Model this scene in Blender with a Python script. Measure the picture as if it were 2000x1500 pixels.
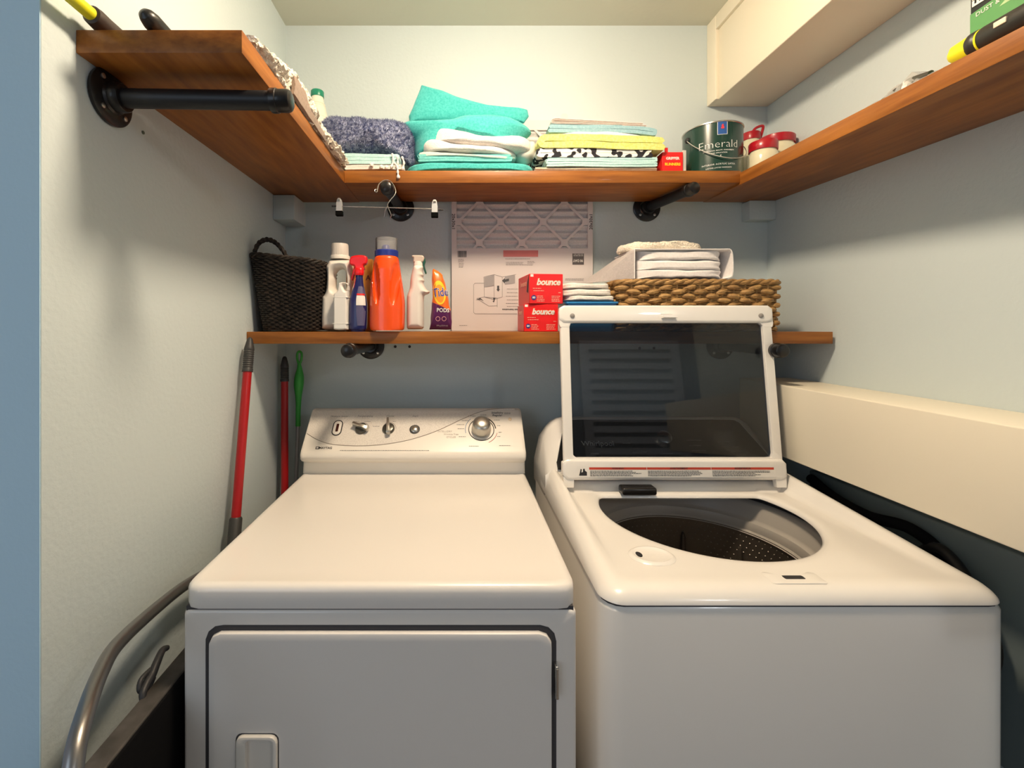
import bpy, bmesh, math, random
from mathutils import Vector, Matrix, noise
for o in list(bpy.data.objects): bpy.data.objects.remove(o)
S = bpy.context.scene
COL = S.collection
H = 1.365           # eye height; the builders below use heights relative to the eye
F = 870.0           # focal length in pixels of the 2000 px wide frame
VX, VY = 895.0, 640.0
PI = math.pi
random.seed(4)

# ---------------------------------------------------------------- camera, world, light, exposure
cd = bpy.data.cameras.new('camera'); cam = bpy.data.objects.new('camera', cd); COL.objects.link(cam)
cam.location = (0, 0, H); cam.rotation_euler = (PI/2, 0, 0)
cd.sensor_width = 36; cd.lens = F/2000*36
cd.shift_x = (1000-VX)/2000; cd.shift_y = -(750-VY)/2000
cd.clip_start = .02
S.camera = cam
S.view_settings.view_transform = 'Standard'; S.view_settings.look = 'None'
S.view_settings.gamma = 1; S.view_settings.use_curve_mapping = False
S.view_settings.exposure = 0.17
W = bpy.data.worlds.new('world'); S.world = W; W.use_nodes = True
bg = W.node_tree.nodes['Background']; bg.inputs[0].default_value = (.84, .88, 1, 1); bg.inputs[1].default_value = .30
LAMP_POS = (.15, .76, 1.085); LAMP_COL = (1, .80, .58); LAMP_STRENGTH = 208.0

FRONT_FILL = bpy.data.lights.new('front_fill', 'AREA'); FRONT_FILL.shape = 'RECTANGLE'; FRONT_FILL.size = 1.1; FRONT_FILL.size_y = 1.2; FRONT_FILL.color = (.70, .84, 1); FRONT_FILL.energy = 7.0  # cool area light added behind the camera to lift blue wall and machine fronts
wo = bpy.data.objects.new('front_fill', FRONT_FILL); COL.objects.link(wo); wo.location = (-1.35, -1.55, H+.25)
wo.rotation_euler = (Vector((1.35, 2.3, -.55))).to_track_quat('-Z', 'Y').to_euler()

DOOR_FILL = bpy.data.lights.new('door_fill', 'POINT'); DOOR_FILL.shadow_soft_size = .1; DOOR_FILL.color = (.92, .95, 1); DOOR_FILL.energy = 13  # added point light, brightens the louvred door for its reflection in the lid
ho = bpy.data.objects.new('door_fill', DOOR_FILL); COL.objects.link(ho); ho.location = (1.7, -1.45, H+.85)

# ---------------------------------------------------------------- helpers
def P(px, py, Y): return Vector(((px-VX)*Y/F, Y, (VY-py)*Y/F))
def X(px, Y): return (px-VX)*Y/F
def Z(py, Y): return (VY-py)*Y/F
OFF = {}
def tag(o, label=None, cat=None, group=None, kind=None):
    if label: o['label'] = label
    if cat: o['category'] = cat
    if group: o['group'] = group
    if kind: o['kind'] = kind
    return o
def thing(name, loc, label, cat, group=None):
    o = bpy.data.objects.new(name, None); COL.objects.link(o)
    o.empty_display_size = .05
    o.location = (loc[0], loc[1], loc[2]+H); OFF[o.name] = Vector(o.location)
    return tag(o, label, cat, group)
def obj(name, bm, m, parent=None, smooth=True, angle=38):
    if isinstance(bm, bmesh.types.BMesh):
        bmesh.ops.recalc_face_normals(bm, faces=bm.faces)
        me = bpy.data.meshes.new(name); bm.to_mesh(me); bm.free()
    else: me = bm
    off = OFF[parent.name] if parent else None
    if off is None:
        vs = [v.co for v in me.vertices]
        cx = (min(v.x for v in vs)+max(v.x for v in vs))/2; cy = (min(v.y for v in vs)+max(v.y for v in vs))/2
        cz = min(v.z for v in vs)
        off = Vector((cx, cy, cz+H))
    me.transform(Matrix.Translation(Vector((0, 0, H))-off))
    for p in me.polygons: p.use_smooth = smooth
    if smooth: me.set_sharp_from_angle(angle=math.radians(angle))
    me.materials.clear()
    for q in (m if isinstance(m, (list, tuple)) else [m]): me.materials.append(q)
    o = bpy.data.objects.new(name, me); COL.objects.link(o)
    if parent: o.parent = parent
    else: o.location = off
    OFF[o.name] = off
    return o
def struct(name, bm, m, parent=None, **k):
    o = obj(name, bm, m, parent, **k)
    if not parent: o['kind'] = 'structure'
    return o
def single(name, bm, m, label, cat, group=None, **k): return tag(obj(name, bm, m, **k), label, cat, group)
B = bmesh.new
def box(bm, x0, x1, y0, y1, z0, z1, bev=0, seg=3, rot=None):
    r = bmesh.ops.create_cube(bm, size=1)
    vs = r['verts']
    c = Vector(((x0+x1)/2, (y0+y1)/2, (z0+z1)/2))
    for v in vs: v.co = Vector((v.co.x*(x1-x0), v.co.y*(y1-y0), v.co.z*(z1-z0)))
    if bev:
        es = list({e for v in vs for e in v.link_edges})
        r = bmesh.ops.bevel(bm, geom=es, offset=bev, segments=seg, affect='EDGES', profile=.5)
        vs = list({v for f in r['faces'] for v in f.verts} | {v for v in vs if v.is_valid})
    for v in vs:
        co = v.co
        if rot is not None: co = rot @ co
        v.co = co + c
    return vs
def rings(bm, rs, closed=True, caps=True, loop=False):
    L = [[bm.verts.new(p) for p in r] for r in rs]
    n = len(L[0])
    pairs = list(zip(L, L[1:])) + ([(L[-1], L[0])] if loop else [])
    for a, b in pairs:
        for i in range(n if closed else n-1):
            j = (i+1) % n
            try: bm.faces.new((a[i], a[j], b[j], b[i]))
            except ValueError: pass
    if caps and closed and not loop:
        bm.faces.new(L[0]); bm.faces.new(L[-1])
    return L
def cat(pts, n=8, closed=False):
    pts = [Vector(p) for p in pts]; out = []
    N = len(pts)
    for i in range(N if closed else N-1):
        if closed: p0, p1, p2, p3 = pts[i-1], pts[i], pts[(i+1) % N], pts[(i+2) % N]
        else: p0, p1, p2, p3 = pts[max(i-1, 0)], pts[i], pts[i+1], pts[min(i+2, N-1)]
        for k in range(n):
            t = k/n
            out.append(.5*((2*p1)+(p2-p0)*t+(2*p0-5*p1+4*p2-p3)*t*t+(3*p1-p0-3*p2+p3)*t**3))
    if not closed: out.append(pts[-1])
    return out
def tube(bm, pts, r, n=12, loop=False, caps=True):
    pts = [Vector(p) for p in pts]; N = len(pts)
    rr = r if isinstance(r, (list, tuple)) else [r]*N
    rs = []; up = None
    for i, p in enumerate(pts):
        a = pts[i-1] if (i or loop) else p
        b = pts[(i+1) % N] if (i < N-1 or loop) else p
        t = (b-a).normalized()
        if up is None:
            up = Vector((0, 0, 1)) if abs(t.z) < .9 else Vector((1, 0, 0))
        u = (up - t*up.dot(t)).normalized(); up = u; w = t.cross(u)
        rs.append([p+(u*math.cos(2*PI*k/n)+w*math.sin(2*PI*k/n))*rr[i] for k in range(n)])
    return rings(bm, rs, loop=loop, caps=caps)
def lathe(bm, prof, c, n=40, axis='z', caps=True):
    rs = []
    for r, h in prof:
        ring = []
        for k in range(n):
            a = 2*PI*k/n; u, w = r*math.cos(a), r*math.sin(a)
            if axis == 'z': q = (u, w, h)
            elif axis == 'y': q = (u, h, w)
            else: q = (h, u, w)
            ring.append(Vector(c)+Vector(q))
        rs.append(ring)
    return rings(bm, rs, caps=caps)
def sell(cx, cy, rx, ry, z, n=2.5, N=48):
    out = []
    for k in range(N):
        a = 2*PI*k/N; c, s = math.cos(a), math.sin(a)
        out.append(Vector((cx+rx*math.copysign(abs(c)**(2/n), c), cy+ry*math.copysign(abs(s)**(2/n), s), z)))
    return out
def rrect(cx, cy, hx, hy, rad, N=96):
    """equally spaced points and outward normals of a rounded rectangle"""
    rad = min(rad, hx*.999, hy*.999)
    sx, sy, q = 2*(hx-rad), 2*(hy-rad), PI/2*rad
    tot = 2*sx+2*sy+4*q; out = []
    for k in range(N):
        d = tot*k/N
        segs = [('l', sx, (-(hx-rad), -hy), (1, 0)), ('a', q, (hx-rad, -(hy-rad)), -PI/2), ('l', sy, (hx, -(hy-rad)), (0, 1)), ('a', q, (hx-rad, hy-rad), 0),
                ('l', sx, (hx-rad, hy), (-1, 0)), ('a', q, (-(hx-rad), hy-rad), PI/2), ('l', sy, (-hx, hy-rad), (0, -1)), ('a', q, (-(hx-rad), -(hy-rad)), PI)]
        for t, L, p, e in segs:
            if d <= L:
                if t == 'l':
                    out.append((Vector((cx+p[0]+e[0]*d, cy+p[1]+e[1]*d, 0)), Vector((e[1], -e[0], 0))))
                else:
                    a = e+d/rad if rad else e
                    nrm = Vector((math.cos(a), math.sin(a), 0))
                    out.append((Vector((cx+p[0], cy+p[1], 0))+nrm*rad, nrm))
                break
            d -= L
    return out
def nz(p, f, s=0): return noise.noise_vector(Vector(p)*f+Vector((s*7.3, s*3.1, s*5.7)))
def jitter(bm, amp, f, seed=0):
    for v in bm.verts: v.co += nz(v.co, f, seed)*amp
def puff(bm, outline, yc, th, exp=3.0, rg=10, amp=.004, f=14, seed=1, smooth=True, n=6, fine=0.0, backf=1.0):
    """inflated closed shape from an outline given as (x, z) points"""
    o2 = [Vector((p[0], 0, p[1])) for p in outline]
    o2 = cat(o2, n, True) if smooth else [a.lerp(b, t/n) for a, b in zip(o2, o2[1:]+o2[:1]) for t in range(n)]
    c = sum(o2, Vector())/len(o2)
    def lay(s, sg):
        d = th*(1-s**exp)**(1/2)*sg*(backf if sg > 0 else 1)
        return [Vector((c.x+(p.x-c.x)*s, yc+d, c.z+(p.z-c.z)*s)) for p in o2]
    ss = [math.sin(PI/2*(k/rg)) for k in range(1, rg+1)]
    rs = [lay(s, -1) for s in ss] + [lay(s, 1) for s in ss[::-1][1:]]
    rings(bm, rs)
    for v in bm.verts:
        v.co += nz(v.co, f, seed)*amp
        if fine: v.co += nz(v.co, 260, seed)*fine
def fold(s0, s1, z0, h, layers, start=0, ragged=.004, seed=0):
    """zigzag path of a folded cloth in the (s, z) plane"""
    R = random.Random(seed); d = h/layers; pts = []
    for k in range(layers):
        a, b = (s0, s1) if (k+start) % 2 == 0 else (s1, s0)
        zz = z0+(k+.5)*d; sg = 1 if b > a else -1
        a2, b2 = a+sg*d*.45, b-sg*(d*.45+R.random()*ragged)
        m = 6
        for q in range(m+1): pts.append((a2+(b2-a2)*q/m, zz+R.uniform(-1, 1)*d*.05))
        if k < layers-1: pts.append((b2+sg*d*.45, zz+d*.5))
    return pts
def sheet(bm, path, th, t0, t1, axis='y', nt=14, nm=3, wob=.003, f=9, seed=1, zf=None):
    pts = cat([Vector((p[0], p[1], 0)) for p in path], nm)
    a, b = [], []
    for i, p in enumerate(pts):
        t = (pts[min(i+1, len(pts)-1)]-pts[max(i-1, 0)]).normalized(); q = Vector((-t.y, t.x, 0))
        a.append(p+q*th/2); b.append(p-q*th/2)
    e0 = pts[0]-(pts[1]-pts[0]).normalized()*th*.4; e1 = pts[-1]+(pts[-1]-pts[-2]).normalized()*th*.4
    loop = [e0]+a+[e1]+b[::-1]
    rs = []
    for k in range(nt+1):
        t = t0+(t1-t0)*k/nt
        r = []
        for p in loop:
            v = Vector((p.x, t, p.y)) if axis == 'y' else Vector((t, p.x, p.y))
            d = nz((v.x, v.y, v.z*2), f, seed)*wob
            v = v+d+nz(v, 50, seed)*wob*.25
            if zf: v.z += zf(v.x, v.y)
            r.append(v)
        rs.append(r)
    L = rings(bm, rs, caps=False)
    n = len(loop)
    for R in (L[0], L[-1]):
        i, j = 1, n-1
        try: bm.faces.new((R[0], R[1], R[n-1]))
        except ValueError: pass
        for k in range(1, len(a)):
            try: bm.faces.new((R[k], R[k+1], R[n-1-k], R[n-k]))
            except ValueError: pass
        try: bm.faces.new((R[len(a)], R[len(a)+1], R[len(a)+2]))
        except ValueError: pass
def outline(loops, depth, bev, y=0, res=3, smooth=True, at=8):
    """solid from closed (x, z) outlines (first = outside, others = holes), rounded edges, faces along y"""
    cu = bpy.data.curves.new('tmp', 'CURVE'); cu.dimensions = '2D'; cu.fill_mode = 'BOTH'
    for lp in loops:
        q = cat([Vector((p[0], p[1], 0)) for p in lp], at, True) if smooth else [Vector((p[0], p[1], 0)) for p in lp]
        s = cu.splines.new('POLY'); s.points.add(len(q)-1)
        for i, p in enumerate(q): s.points[i].co = (p.x, p.y, 0, 1)
        s.use_cyclic_u = True
    cu.bevel_depth = bev; cu.bevel_resolution = res; cu.offset = -bev; cu.extrude = max(depth/2-bev, 0)
    o = bpy.data.objects.new('tmp', cu); COL.objects.link(o)
    dg = bpy.context.evaluated_depsgraph_get()
    me = bpy.data.meshes.new_from_object(o.evaluated_get(dg))
    bpy.data.objects.remove(o); bpy.data.curves.remove(cu)
    me.transform(Matrix.Translation((0, y, 0)) @ Matrix.Rotation(PI/2, 4, 'X'))
    return me
def inflate(loops, y, th, rr, step=.002, p=2.0):
    """rounded solid from closed (x, z) outlines with holes: thickness rises from the edge over the distance rr"""
    L = [[Vector((q.x, q.y)) for q in cat([Vector((a[0], a[1], 0)) for a in lp], 5, True)] for lp in loops]
    segs = [(a, b) for l in L for a, b in zip(l, l[1:]+l[:1])]
    def near(q):
        best = 9; bp = None
        for a, b in segs:
            ab = b-a; t = max(0, min(1, (q-a).dot(ab)/max(ab.dot(ab), 1e-12))); c = a+ab*t; d = (q-c).length_squared
            if d < best: best = d; bp = c
        return math.sqrt(best), bp
    def inside(q):
        k = False
        for a, b in segs:
            if (a.y > q.y) != (b.y > q.y) and q.x < (b.x-a.x)*(q.y-a.y)/(b.y-a.y)+a.x: k = not k
        return k
    x0 = min(v.x for v in L[0])-step; x1 = max(v.x for v in L[0])+step; z0 = min(v.y for v in L[0])-step; z1 = max(v.y for v in L[0])+step
    nx, nz_ = int((x1-x0)/step)+2, int((z1-z0)/step)+2; ins = {}; pos = {}
    for i in range(nx):
        for j in range(nz_):
            q = Vector((x0+i*step, z0+j*step)); ins[i, j] = inside(q)
    bm = B(); vf, vb = {}, {}
    cells = [(i, j) for i in range(nx-1) for j in range(nz_-1) if sum(ins[a] for a in ((i, j), (i+1, j), (i+1, j+1), (i, j+1))) >= 3]
    cs = set(cells)
    def vert(a):
        if a in pos: return
        i, j = a; q = Vector((x0+i*step, z0+j*step)); d, bp = near(q)
        edge = not all((i-u, j-w) in cs for u in (0, 1) for w in (0, 1))
        if edge: q = bp; d = 0
        h = th/2*(1-(1-min(d/rr, 1))**p)**(1/p) if d > 0 else 0
        pos[a] = 1
        vf[a] = bm.verts.new((q.x, y-h, q.y)); vb[a] = vf[a] if edge else bm.verts.new((q.x, y+h, q.y))
    for i, j in cells:
        ks = ((i, j), (i+1, j), (i+1, j+1), (i, j+1))
        for k in ks: vert(k)
        for V in (vf, vb):
            try: bm.faces.new([V[k] for k in ks])
            except ValueError: pass
    return bm
def to_bm(me):
    bm = B(); bm.from_mesh(me); bpy.data.meshes.remove(me); return bm
def text(name, s, size, org, m, parent, xd=(1, 0, 0), yd=(0, 0, 1), align='CENTER', depth=.0004, sx=1, bold=0, wrap=None, shear=0, spacing=1):
    cu = bpy.data.curves.new('tmp', 'FONT'); cu.body = s; cu.size = size; cu.align_x = align; cu.align_y = 'CENTER'
    cu.extrude = depth/2; cu.offset = bold; cu.resolution_u = 2; cu.shear = shear; cu.space_character = spacing
    o = bpy.data.objects.new('tmp', cu); COL.objects.link(o)
    dg = bpy.context.evaluated_depsgraph_get()
    me = bpy.data.meshes.new_from_object(o.evaluated_get(dg))
    bpy.data.objects.remove(o); bpy.data.curves.remove(cu)
    xd, yd, org = Vector(xd).normalized(), Vector(yd).normalized(), Vector(org); zd = xd.cross(yd)
    for v in me.vertices:
        x, y, z = v.co.x*sx, v.co.y, v.co.z
        if wrap:
            cx, cy, R, a0 = wrap; a = a0+x/R; rr = R+z+.0004
            v.co = Vector((cx+rr*math.sin(a), cy-rr*math.cos(a), org.z+y))
        else: v.co = org+xd*x+yd*y+zd*z
    return obj(name, me, m, parent, smooth=False)
def lines(bm, org, xd, yd, w, rows, pitch, hgt, seed=0, ragged=True, off=.0003):
    """rows of print too small to read: short word-length strokes"""
    R = random.Random(seed); xd, yd, org = Vector(xd).normalized(), Vector(yd).normalized(), Vector(org); nd = xd.cross(yd)*off
    for r in range(rows):
        x = 0; W_ = w*(R.uniform(.7, 1) if ragged else 1)
        while x < W_:
            L = min(R.uniform(1.5, 5)*hgt, W_-x)
            a = org+xd*x-yd*(r*pitch)+nd
            vs = [bm.verts.new(q) for q in (a, a+xd*L, a+xd*L+yd*hgt, a+yd*hgt)]
            bm.faces.new(vs); x += L+hgt*.7
def poly(bm, pts):
    bm.faces.new([bm.verts.new(p) for p in pts])
def weave(bm, ring, z0, z1, rows, waves, amp, r, seg=5, N=192, flat=1.0, mod=0.0, seed=0):
    """ring(z) -> list of (point, normal); woven strands running round, in and out"""
    R = random.Random(seed)
    for i in range(rows):
        z = z0+(z1-z0)*(i+.5)/rows; pn = ring(z, N); ph = PI*(i % 2)+R.uniform(-.25, .25); pts = []; rr = []
        for k, (p, n) in enumerate(pn):
            s = math.sin(waves*2*PI*k/N+ph)
            pts.append(Vector((p.x, p.y, z+R.uniform(-.06, .06)*r))+n*amp*s)
            rr.append(r*(1+mod*s)*R.uniform(.92, 1.08))
        L = tube(bm, pts, rr, seg, loop=True)

# ---------------------------------------------------------------- materials
MATS = {}
def mat(name, col, rough=.5, metal=0, bump=0, bscale=200, detail=2, col2=None, cscale=5, stretch=None, spec=.5, coat=0, sheen=0, alpha=1, trans=0, contrast=(.35, .65), bdist=.002):
    if name in MATS: return MATS[name]
    m = bpy.data.materials.new(name); m.use_nodes = True; nt = m.node_tree; N = nt.nodes
    b = N['Principled BSDF']
    b.inputs['Base Color'].default_value = (*col, 1); b.inputs['Roughness'].default_value = rough
    b.inputs['Metallic'].default_value = metal; b.inputs['Specular IOR Level'].default_value = spec
    b.inputs['Coat Weight'].default_value = coat; b.inputs['Sheen Weight'].default_value = sheen
    b.inputs['Transmission Weight'].default_value = trans
    b.inputs['Alpha'].default_value = alpha
    tc = N.new('ShaderNodeTexCoord'); vec = tc.outputs['Object']
    if stretch:
        mp = N.new('ShaderNodeMapping'); nt.links.new(vec, mp.inputs[0]); mp.inputs['Scale'].default_value = stretch; svec = mp.outputs[0]
    else: svec = vec
    if col2:
        n = N.new('ShaderNodeTexNoise'); n.inputs['Scale'].default_value = cscale; n.inputs['Detail'].default_value = 6
        nt.links.new(svec, n.inputs['Vector'])
        r = N.new('ShaderNodeValToRGB'); r.color_ramp.elements[0].position = contrast[0]; r.color_ramp.elements[1].position = contrast[1]
        r.color_ramp.elements[0].color = (*col, 1); r.color_ramp.elements[1].color = (*col2, 1)
        nt.links.new(n.outputs[0], r.inputs[0]); nt.links.new(r.outputs[0], b.inputs['Base Color'])
    if bump:
        n2 = N.new('ShaderNodeTexNoise'); n2.inputs['Scale'].default_value = bscale; n2.inputs['Detail'].default_value = detail
        nt.links.new(svec if stretch else vec, n2.inputs['Vector'])
        bp = N.new('ShaderNodeBump'); bp.inputs['Strength'].default_value = bump; bp.inputs['Distance'].default_value = bdist
        nt.links.new(n2.outputs[0], bp.inputs['Height']); nt.links.new(bp.outputs[0], b.inputs['Normal'])
    MATS[name] = m; return m
def wood(name, stretch, dark=1.0):
    m = mat(name, (.20*dark, .064*dark, .011*dark), .42, bump=.15, bscale=14, col2=(.37*dark, .135*dark, .024*dark), cscale=5, stretch=stretch, contrast=(.3, .72), coat=.05, spec=.3)
    return m
def cloth(name, col, col2=None, bs=420, bump=.6, bd=.002):
    return mat(name, col, .95, bump=bump, bscale=bs, detail=3, col2=col2 or tuple(min(1, c*1.12) for c in col), cscale=160, sheen=.25, spec=.1, bdist=bd)
M_wall = mat('pale blue wall paint', (.595, .675, .685), .62, bump=.55, bscale=95, detail=4, bdist=.0016, spec=.3)
M_blue = mat('blue wall paint', (.60, .82, .95), .6, bump=.3, bscale=95, detail=4, bdist=.0015, spec=.3)
M_ceil = mat('ceiling paint', (.72, .71, .60), .8, bump=.2, bscale=60)
M_cream = mat('cream gloss paint', (.86, .79, .64), .45, bump=.12, bscale=60, bdist=.001)
M_floor = mat('floor vinyl', (.20, .16, .13), .6, col2=(.27, .22, .18), cscale=6)
M_wx = wood('cherry stained wood lengthwise', (1.2, 9, 14))
M_wy = wood('cherry stained wood depthwise', (9, 1.2, 14))
M_black = mat('black iron', (.012, .011, .011), .33, metal=.3, bump=.1, bscale=160, coat=.2)
M_pipe = mat('black pipe steel', (.022, .022, .024), .42, metal=.4, bump=.08, bscale=200)
M_screw = mat('screw steel', (.6, .58, .55), .35, metal=1)
M_enamel = mat('white enamel', (.84, .80, .75), .28, bump=.03, bscale=260, coat=.3, spec=.5)
M_wash = mat('white washer enamel', (.85, .82, .77), .25, coat=.3)
M_gap = mat('dark seam', (.06, .056, .06), .8)
M_con = mat('speckled console plastic', (.78, .73, .66), .42, col2=(.66, .61, .55), cscale=400, contrast=(.45, .6))
M_con2 = mat('smooth console plastic', (.84, .79, .71), .35)
M_pewter = mat('pewter plastic', (.10, .095, .08), .3, metal=.6)
M_silver = mat('brushed silver', (.52, .50, .45), .28, metal=.85)
M_chrome = mat('chrome', (.60, .59, .57), .24, metal=1)
M_dull = mat('dull tube steel', (.30, .29, .28), .36, metal=1)
M_grey = mat('grey print', (.22, .21, .20), .6)
M_ink = mat('black ink', (.02, .02, .022), .5)
M_white = mat('white plastic', (.82, .79, .74), .38)
M_paper = mat('white paper', (.80, .77, .72), .7)
M_rubber = mat('dark rubber', (.018, .018, .02), .6)
M_tubw = mat('grey tub plastic', (.42, .39, .35), .4)
M_drum = mat('drum steel', (.17, .145, .12), .4, metal=.75)
M_dot = mat('drum perforation', (.22, .20, .17), .4, metal=.6)
M_red = mat('red pole enamel', (.38, .004, .006), .4, coat=.1)
M_grip = mat('charcoal grip', (.035, .035, .035), .5)
M_green = mat('green plastic', (.05, .42, .06), .4)
M_grey_pl = mat('grey aluminium', (.42, .42, .44), .4, metal=.5)
M_dark = mat('black plate', (.006, .006, .0065), .9, spec=.1)

# ---------------------------------------------------------------- setting
LX, RX, BY, CZ = -.62, 1.11, 1.60, 1.085
FZ = -H
bm = B(); box(bm, -2.2, 3.2, -2.4, BY+.1, FZ-.05, FZ); struct('floor', bm, M_floor, smooth=False)
bm = B(); box(bm, -2.2, 3.2, -1.6, BY+.1, CZ, CZ+.05); struct('ceiling', bm, M_ceil, smooth=False)
bm = B(); box(bm, LX-.1, RX+.1, BY, BY+.1, FZ, CZ)
wb = struct('wall_back', bm, M_wall, smooth=False)
bm = B(); box(bm, LX-.003, LX, .662, BY, FZ, CZ); box(bm, LX-.1, LX-.003, .664, BY, FZ, CZ)
wl = struct('wall_left', bm, M_wall, smooth=False)
bm = B(); box(bm, -2.2, LX-.0008, .6605, .664, FZ, CZ); struct('wall_front_left', bm, M_blue, smooth=False)
bm = B(); box(bm, RX, RX+.1, .50, BY, FZ, CZ); struct('wall_right', bm, M_wall, smooth=False)
for (px, py, r) in ((243, 237, .0035), (279, 259, .0035)):
    Y = LX*F/(px-VX); bm = B(); lathe(bm, [(r, 0), (r, .0015), (0.0005, .0016)], (LX, Y, Z(py, Y)), 14, 'x')
    obj('screw_hole', bm, mat('hole filler', (.10, .13, .10), .8), wl)
for (px, py) in ((772, 677), (800, 677), (1249, 680), (1277, 680)):
    bm = B(); lathe(bm, [(.005, 0), (.005, -.0015), (.0005, -.0016)], (X(px, BY), BY, Z(py, BY)), 14, 'y'); obj('screw_hole', bm, M_ink, wb)
# boxed-in beam under the ceiling, right side
bm = B(); box(bm, .904, RX, .505, BY, .793, CZ, .003)
bmx = struct('trim_1', bm, M_cream)
bm = B()
box(bm, .893, .905, BY-.055, BY, .793, CZ, .002); box(bm, .893, .905, .505, BY-.055, CZ-.05, CZ, .002)
obj('moulding', bm, M_cream, bmx)
# boxed-in duct along the right wall
bm = B(); box(bm, .94, RX, .505, 1.49, -.375, -.167, .003); struct('trim_2', bm, M_cream)
# small painted corner blocks under the upper shelf
bm = B(); box(bm, LX, -.548, 1.49, BY, .362, .4445, .002); struct('trim_3', bm, M_wall)
bm = B(); box(bm, 1.018, RX, 1.555, BY, .378, .4445, .002); struct('trim_4', bm, M_wall)

# room behind the camera, seen only as a reflection in the washer lid
bm = B(); box(bm, -2.2, 3.2, -2.5, -2.4, FZ, CZ); struct('wall_behind', bm, mat('hall paint', (.30, .36, .40), .8), smooth=False)
dr = struct('door_1', (lambda b: (box(b, 1.36, 1.46, -2.4, -2.36, FZ, .72, .003), box(b, 2.38, 2.48, -2.4, -2.36, FZ, .72, .003), box(b, 1.46, 2.38, -2.4, -2.36, .62, .72, .003), box(b, 1.46, 2.38, -2.4, -2.36, FZ, FZ+.12, .003), b)[-1])(B()), mat('door paint', (.8, .8, .8), .5))
bm = B()
z = FZ+.15
while z < .6:
    box(bm, 1.46, 2.38, -2.395, -2.375, z, z+.075, rot=Matrix.Rotation(.5, 3, 'X')); z += .115
obj('louvre_panel', bm, MATS['door paint'], dr)

# ceiling lamp over the machines (out of frame): the light of the place
lt = thing('ceiling_lamp', LAMP_POS, 'round flush ceiling lamp above the washer and dryer', 'lamp')
bm = B(); lathe(bm, [(.10, 0), (.105, -.008), (.10, -.018), (.02, -.018)], LAMP_POS, 48); obj('base_plate', bm, M_white, lt)
m = bpy.data.materials.new('lamp glow'); m.use_nodes = True; nt = m.node_tree; nt.nodes.clear()
e = nt.nodes.new('ShaderNodeEmission'); e.inputs[0].default_value = (*LAMP_COL, 1); e.inputs[1].default_value = LAMP_STRENGTH
oo = nt.nodes.new('ShaderNodeOutputMaterial'); nt.links.new(e.outputs[0], oo.inputs[0])
bm = B(); lathe(bm, [(.02, -.019), (.092, -.019), (.095, -.03), (.088, -.05), (.065, -.068), (.03, -.078), (.004, -.08)], LAMP_POS, 48); obj('lamp_shade', bm, m, lt)

# ---------------------------------------------------------------- shelves
UB, UT = .4455, .483
bm = B(); box(bm, LX, -.3505, .722, 1.583, UB, UT, .0012, 2)
single('wooden_shelf', bm, M_wy, 'upper left arm of the wrap-around cherry-stained shelf, end grain facing out', 'shelf', 'upper shelf boards')
bm = B(); box(bm, -.350, .8695, 1.3695, 1.576, UB, UT, .0012, 2)
single('wooden_shelf', bm, M_wx, 'upper middle cherry-stained shelf board carrying the towel stacks and paint can', 'shelf', 'upper shelf boards')
bm = B(); vs = box(bm, .870, RX, .505, 1.583, UB, UT, .0012, 2)
for v in bm.verts:
    t = (1.37-v.co.y)/.7
    if t > 0:
        v.co.z -= .025*t
        if v.co.x < 1: v.co.x -= .014*t
single('wooden_shelf', bm, M_wy, 'upper right arm of the wrap-around cherry-stained shelf, against the right wall', 'shelf', 'upper shelf boards')
LT, LB, LYF = -.012, -.047, 1.303
bm = B(); box(bm, LX+.001, 1.096, LYF, BY-.001, LB, LT, .0012, 2)
single('wooden_shelf', bm, M_wx, 'lower straight cherry-stained shelf board behind the washer lid', 'shelf')

def bracket(a, b, r, label):
    a, b = Vector(a), Vector(b); d = (b-a).normalized()
    t = thing('pipe_bracket', a, label, 'shelf bracket', 'black pipe shelf brackets')
    ax = 'x' if abs(d.x) > abs(d.y) else 'y'; s = 1 if (d.x if ax == 'x' else d.y) > 0 else -1
    bm = B(); lathe(bm, [(.004, .0005*s), (.046, .0005*s), (.048, .002*s), (.048, .007*s), (.045, .009*s), (.028, .011*s), (.025, .014*s), (.024, .028*s), (.0225, .030*s), (.017, .030*s)], a, 48, ax)
    fl = obj('flange', bm, M_black, t)
    for k in range(4):
        an = PI/4+k*PI/2; u, w = .036*math.cos(an), .036*math.sin(an)
        c = a+(Vector((.010*s, u, w)) if ax == 'x' else Vector((u, .010*s, w)))
        bm = B(); lathe(bm, [(.0045, 0), (.0045, .002*s), (.002, .003*s)], c, 14, ax); obj('screw', bm, M_screw, fl)
    bm = B(); tube(bm, [a+d*.02, b-d*.02], r, 28); obj('pipe', bm, M_pipe, t)
    bm = B()
    L = []
    R = r*1.28
    prof = [(r, -.036), (R*.97, -.035), (R, -.032), (R, -.024), (R*.93, -.023), (R*.93, -.006), (R*.84, -.001), (R*.6, .002), (.001, .0025)]
    u = d.cross(Vector((0, 0, 1))).normalized(); w = d.cross(u)
    for q, h in prof: L.append([b+d*h+(u*math.cos(2*PI*k/32)+w*math.sin(2*PI*k/32))*q for k in range(32)])
    rings(bm, L); obj('end_cap', bm, M_black, t)
bracket((LX, .790, .407), (-.300, .800, .407), .0165, 'black pipe bracket on the left wall under the left shelf arm')
bracket((-.206, BY, .4285), (-.2205, 1.352, .4285), .0160, 'black pipe bracket with a clip hanger hooked over its end')
bracket((.675, BY, .4285), (.7195, 1.352, .4255), .0160, 'black pipe bracket under the shelf below the green paint can')
bracket((-.3126, BY, -.0645), (-.307, 1.232, -.0645), .0165, 'black pipe bracket under the lower shelf above the dryer console')
bracket((.938, BY, -.0645), (.905, 1.240, -.0645), .0165, 'black pipe bracket under the lower shelf right of the washer lid')

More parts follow.
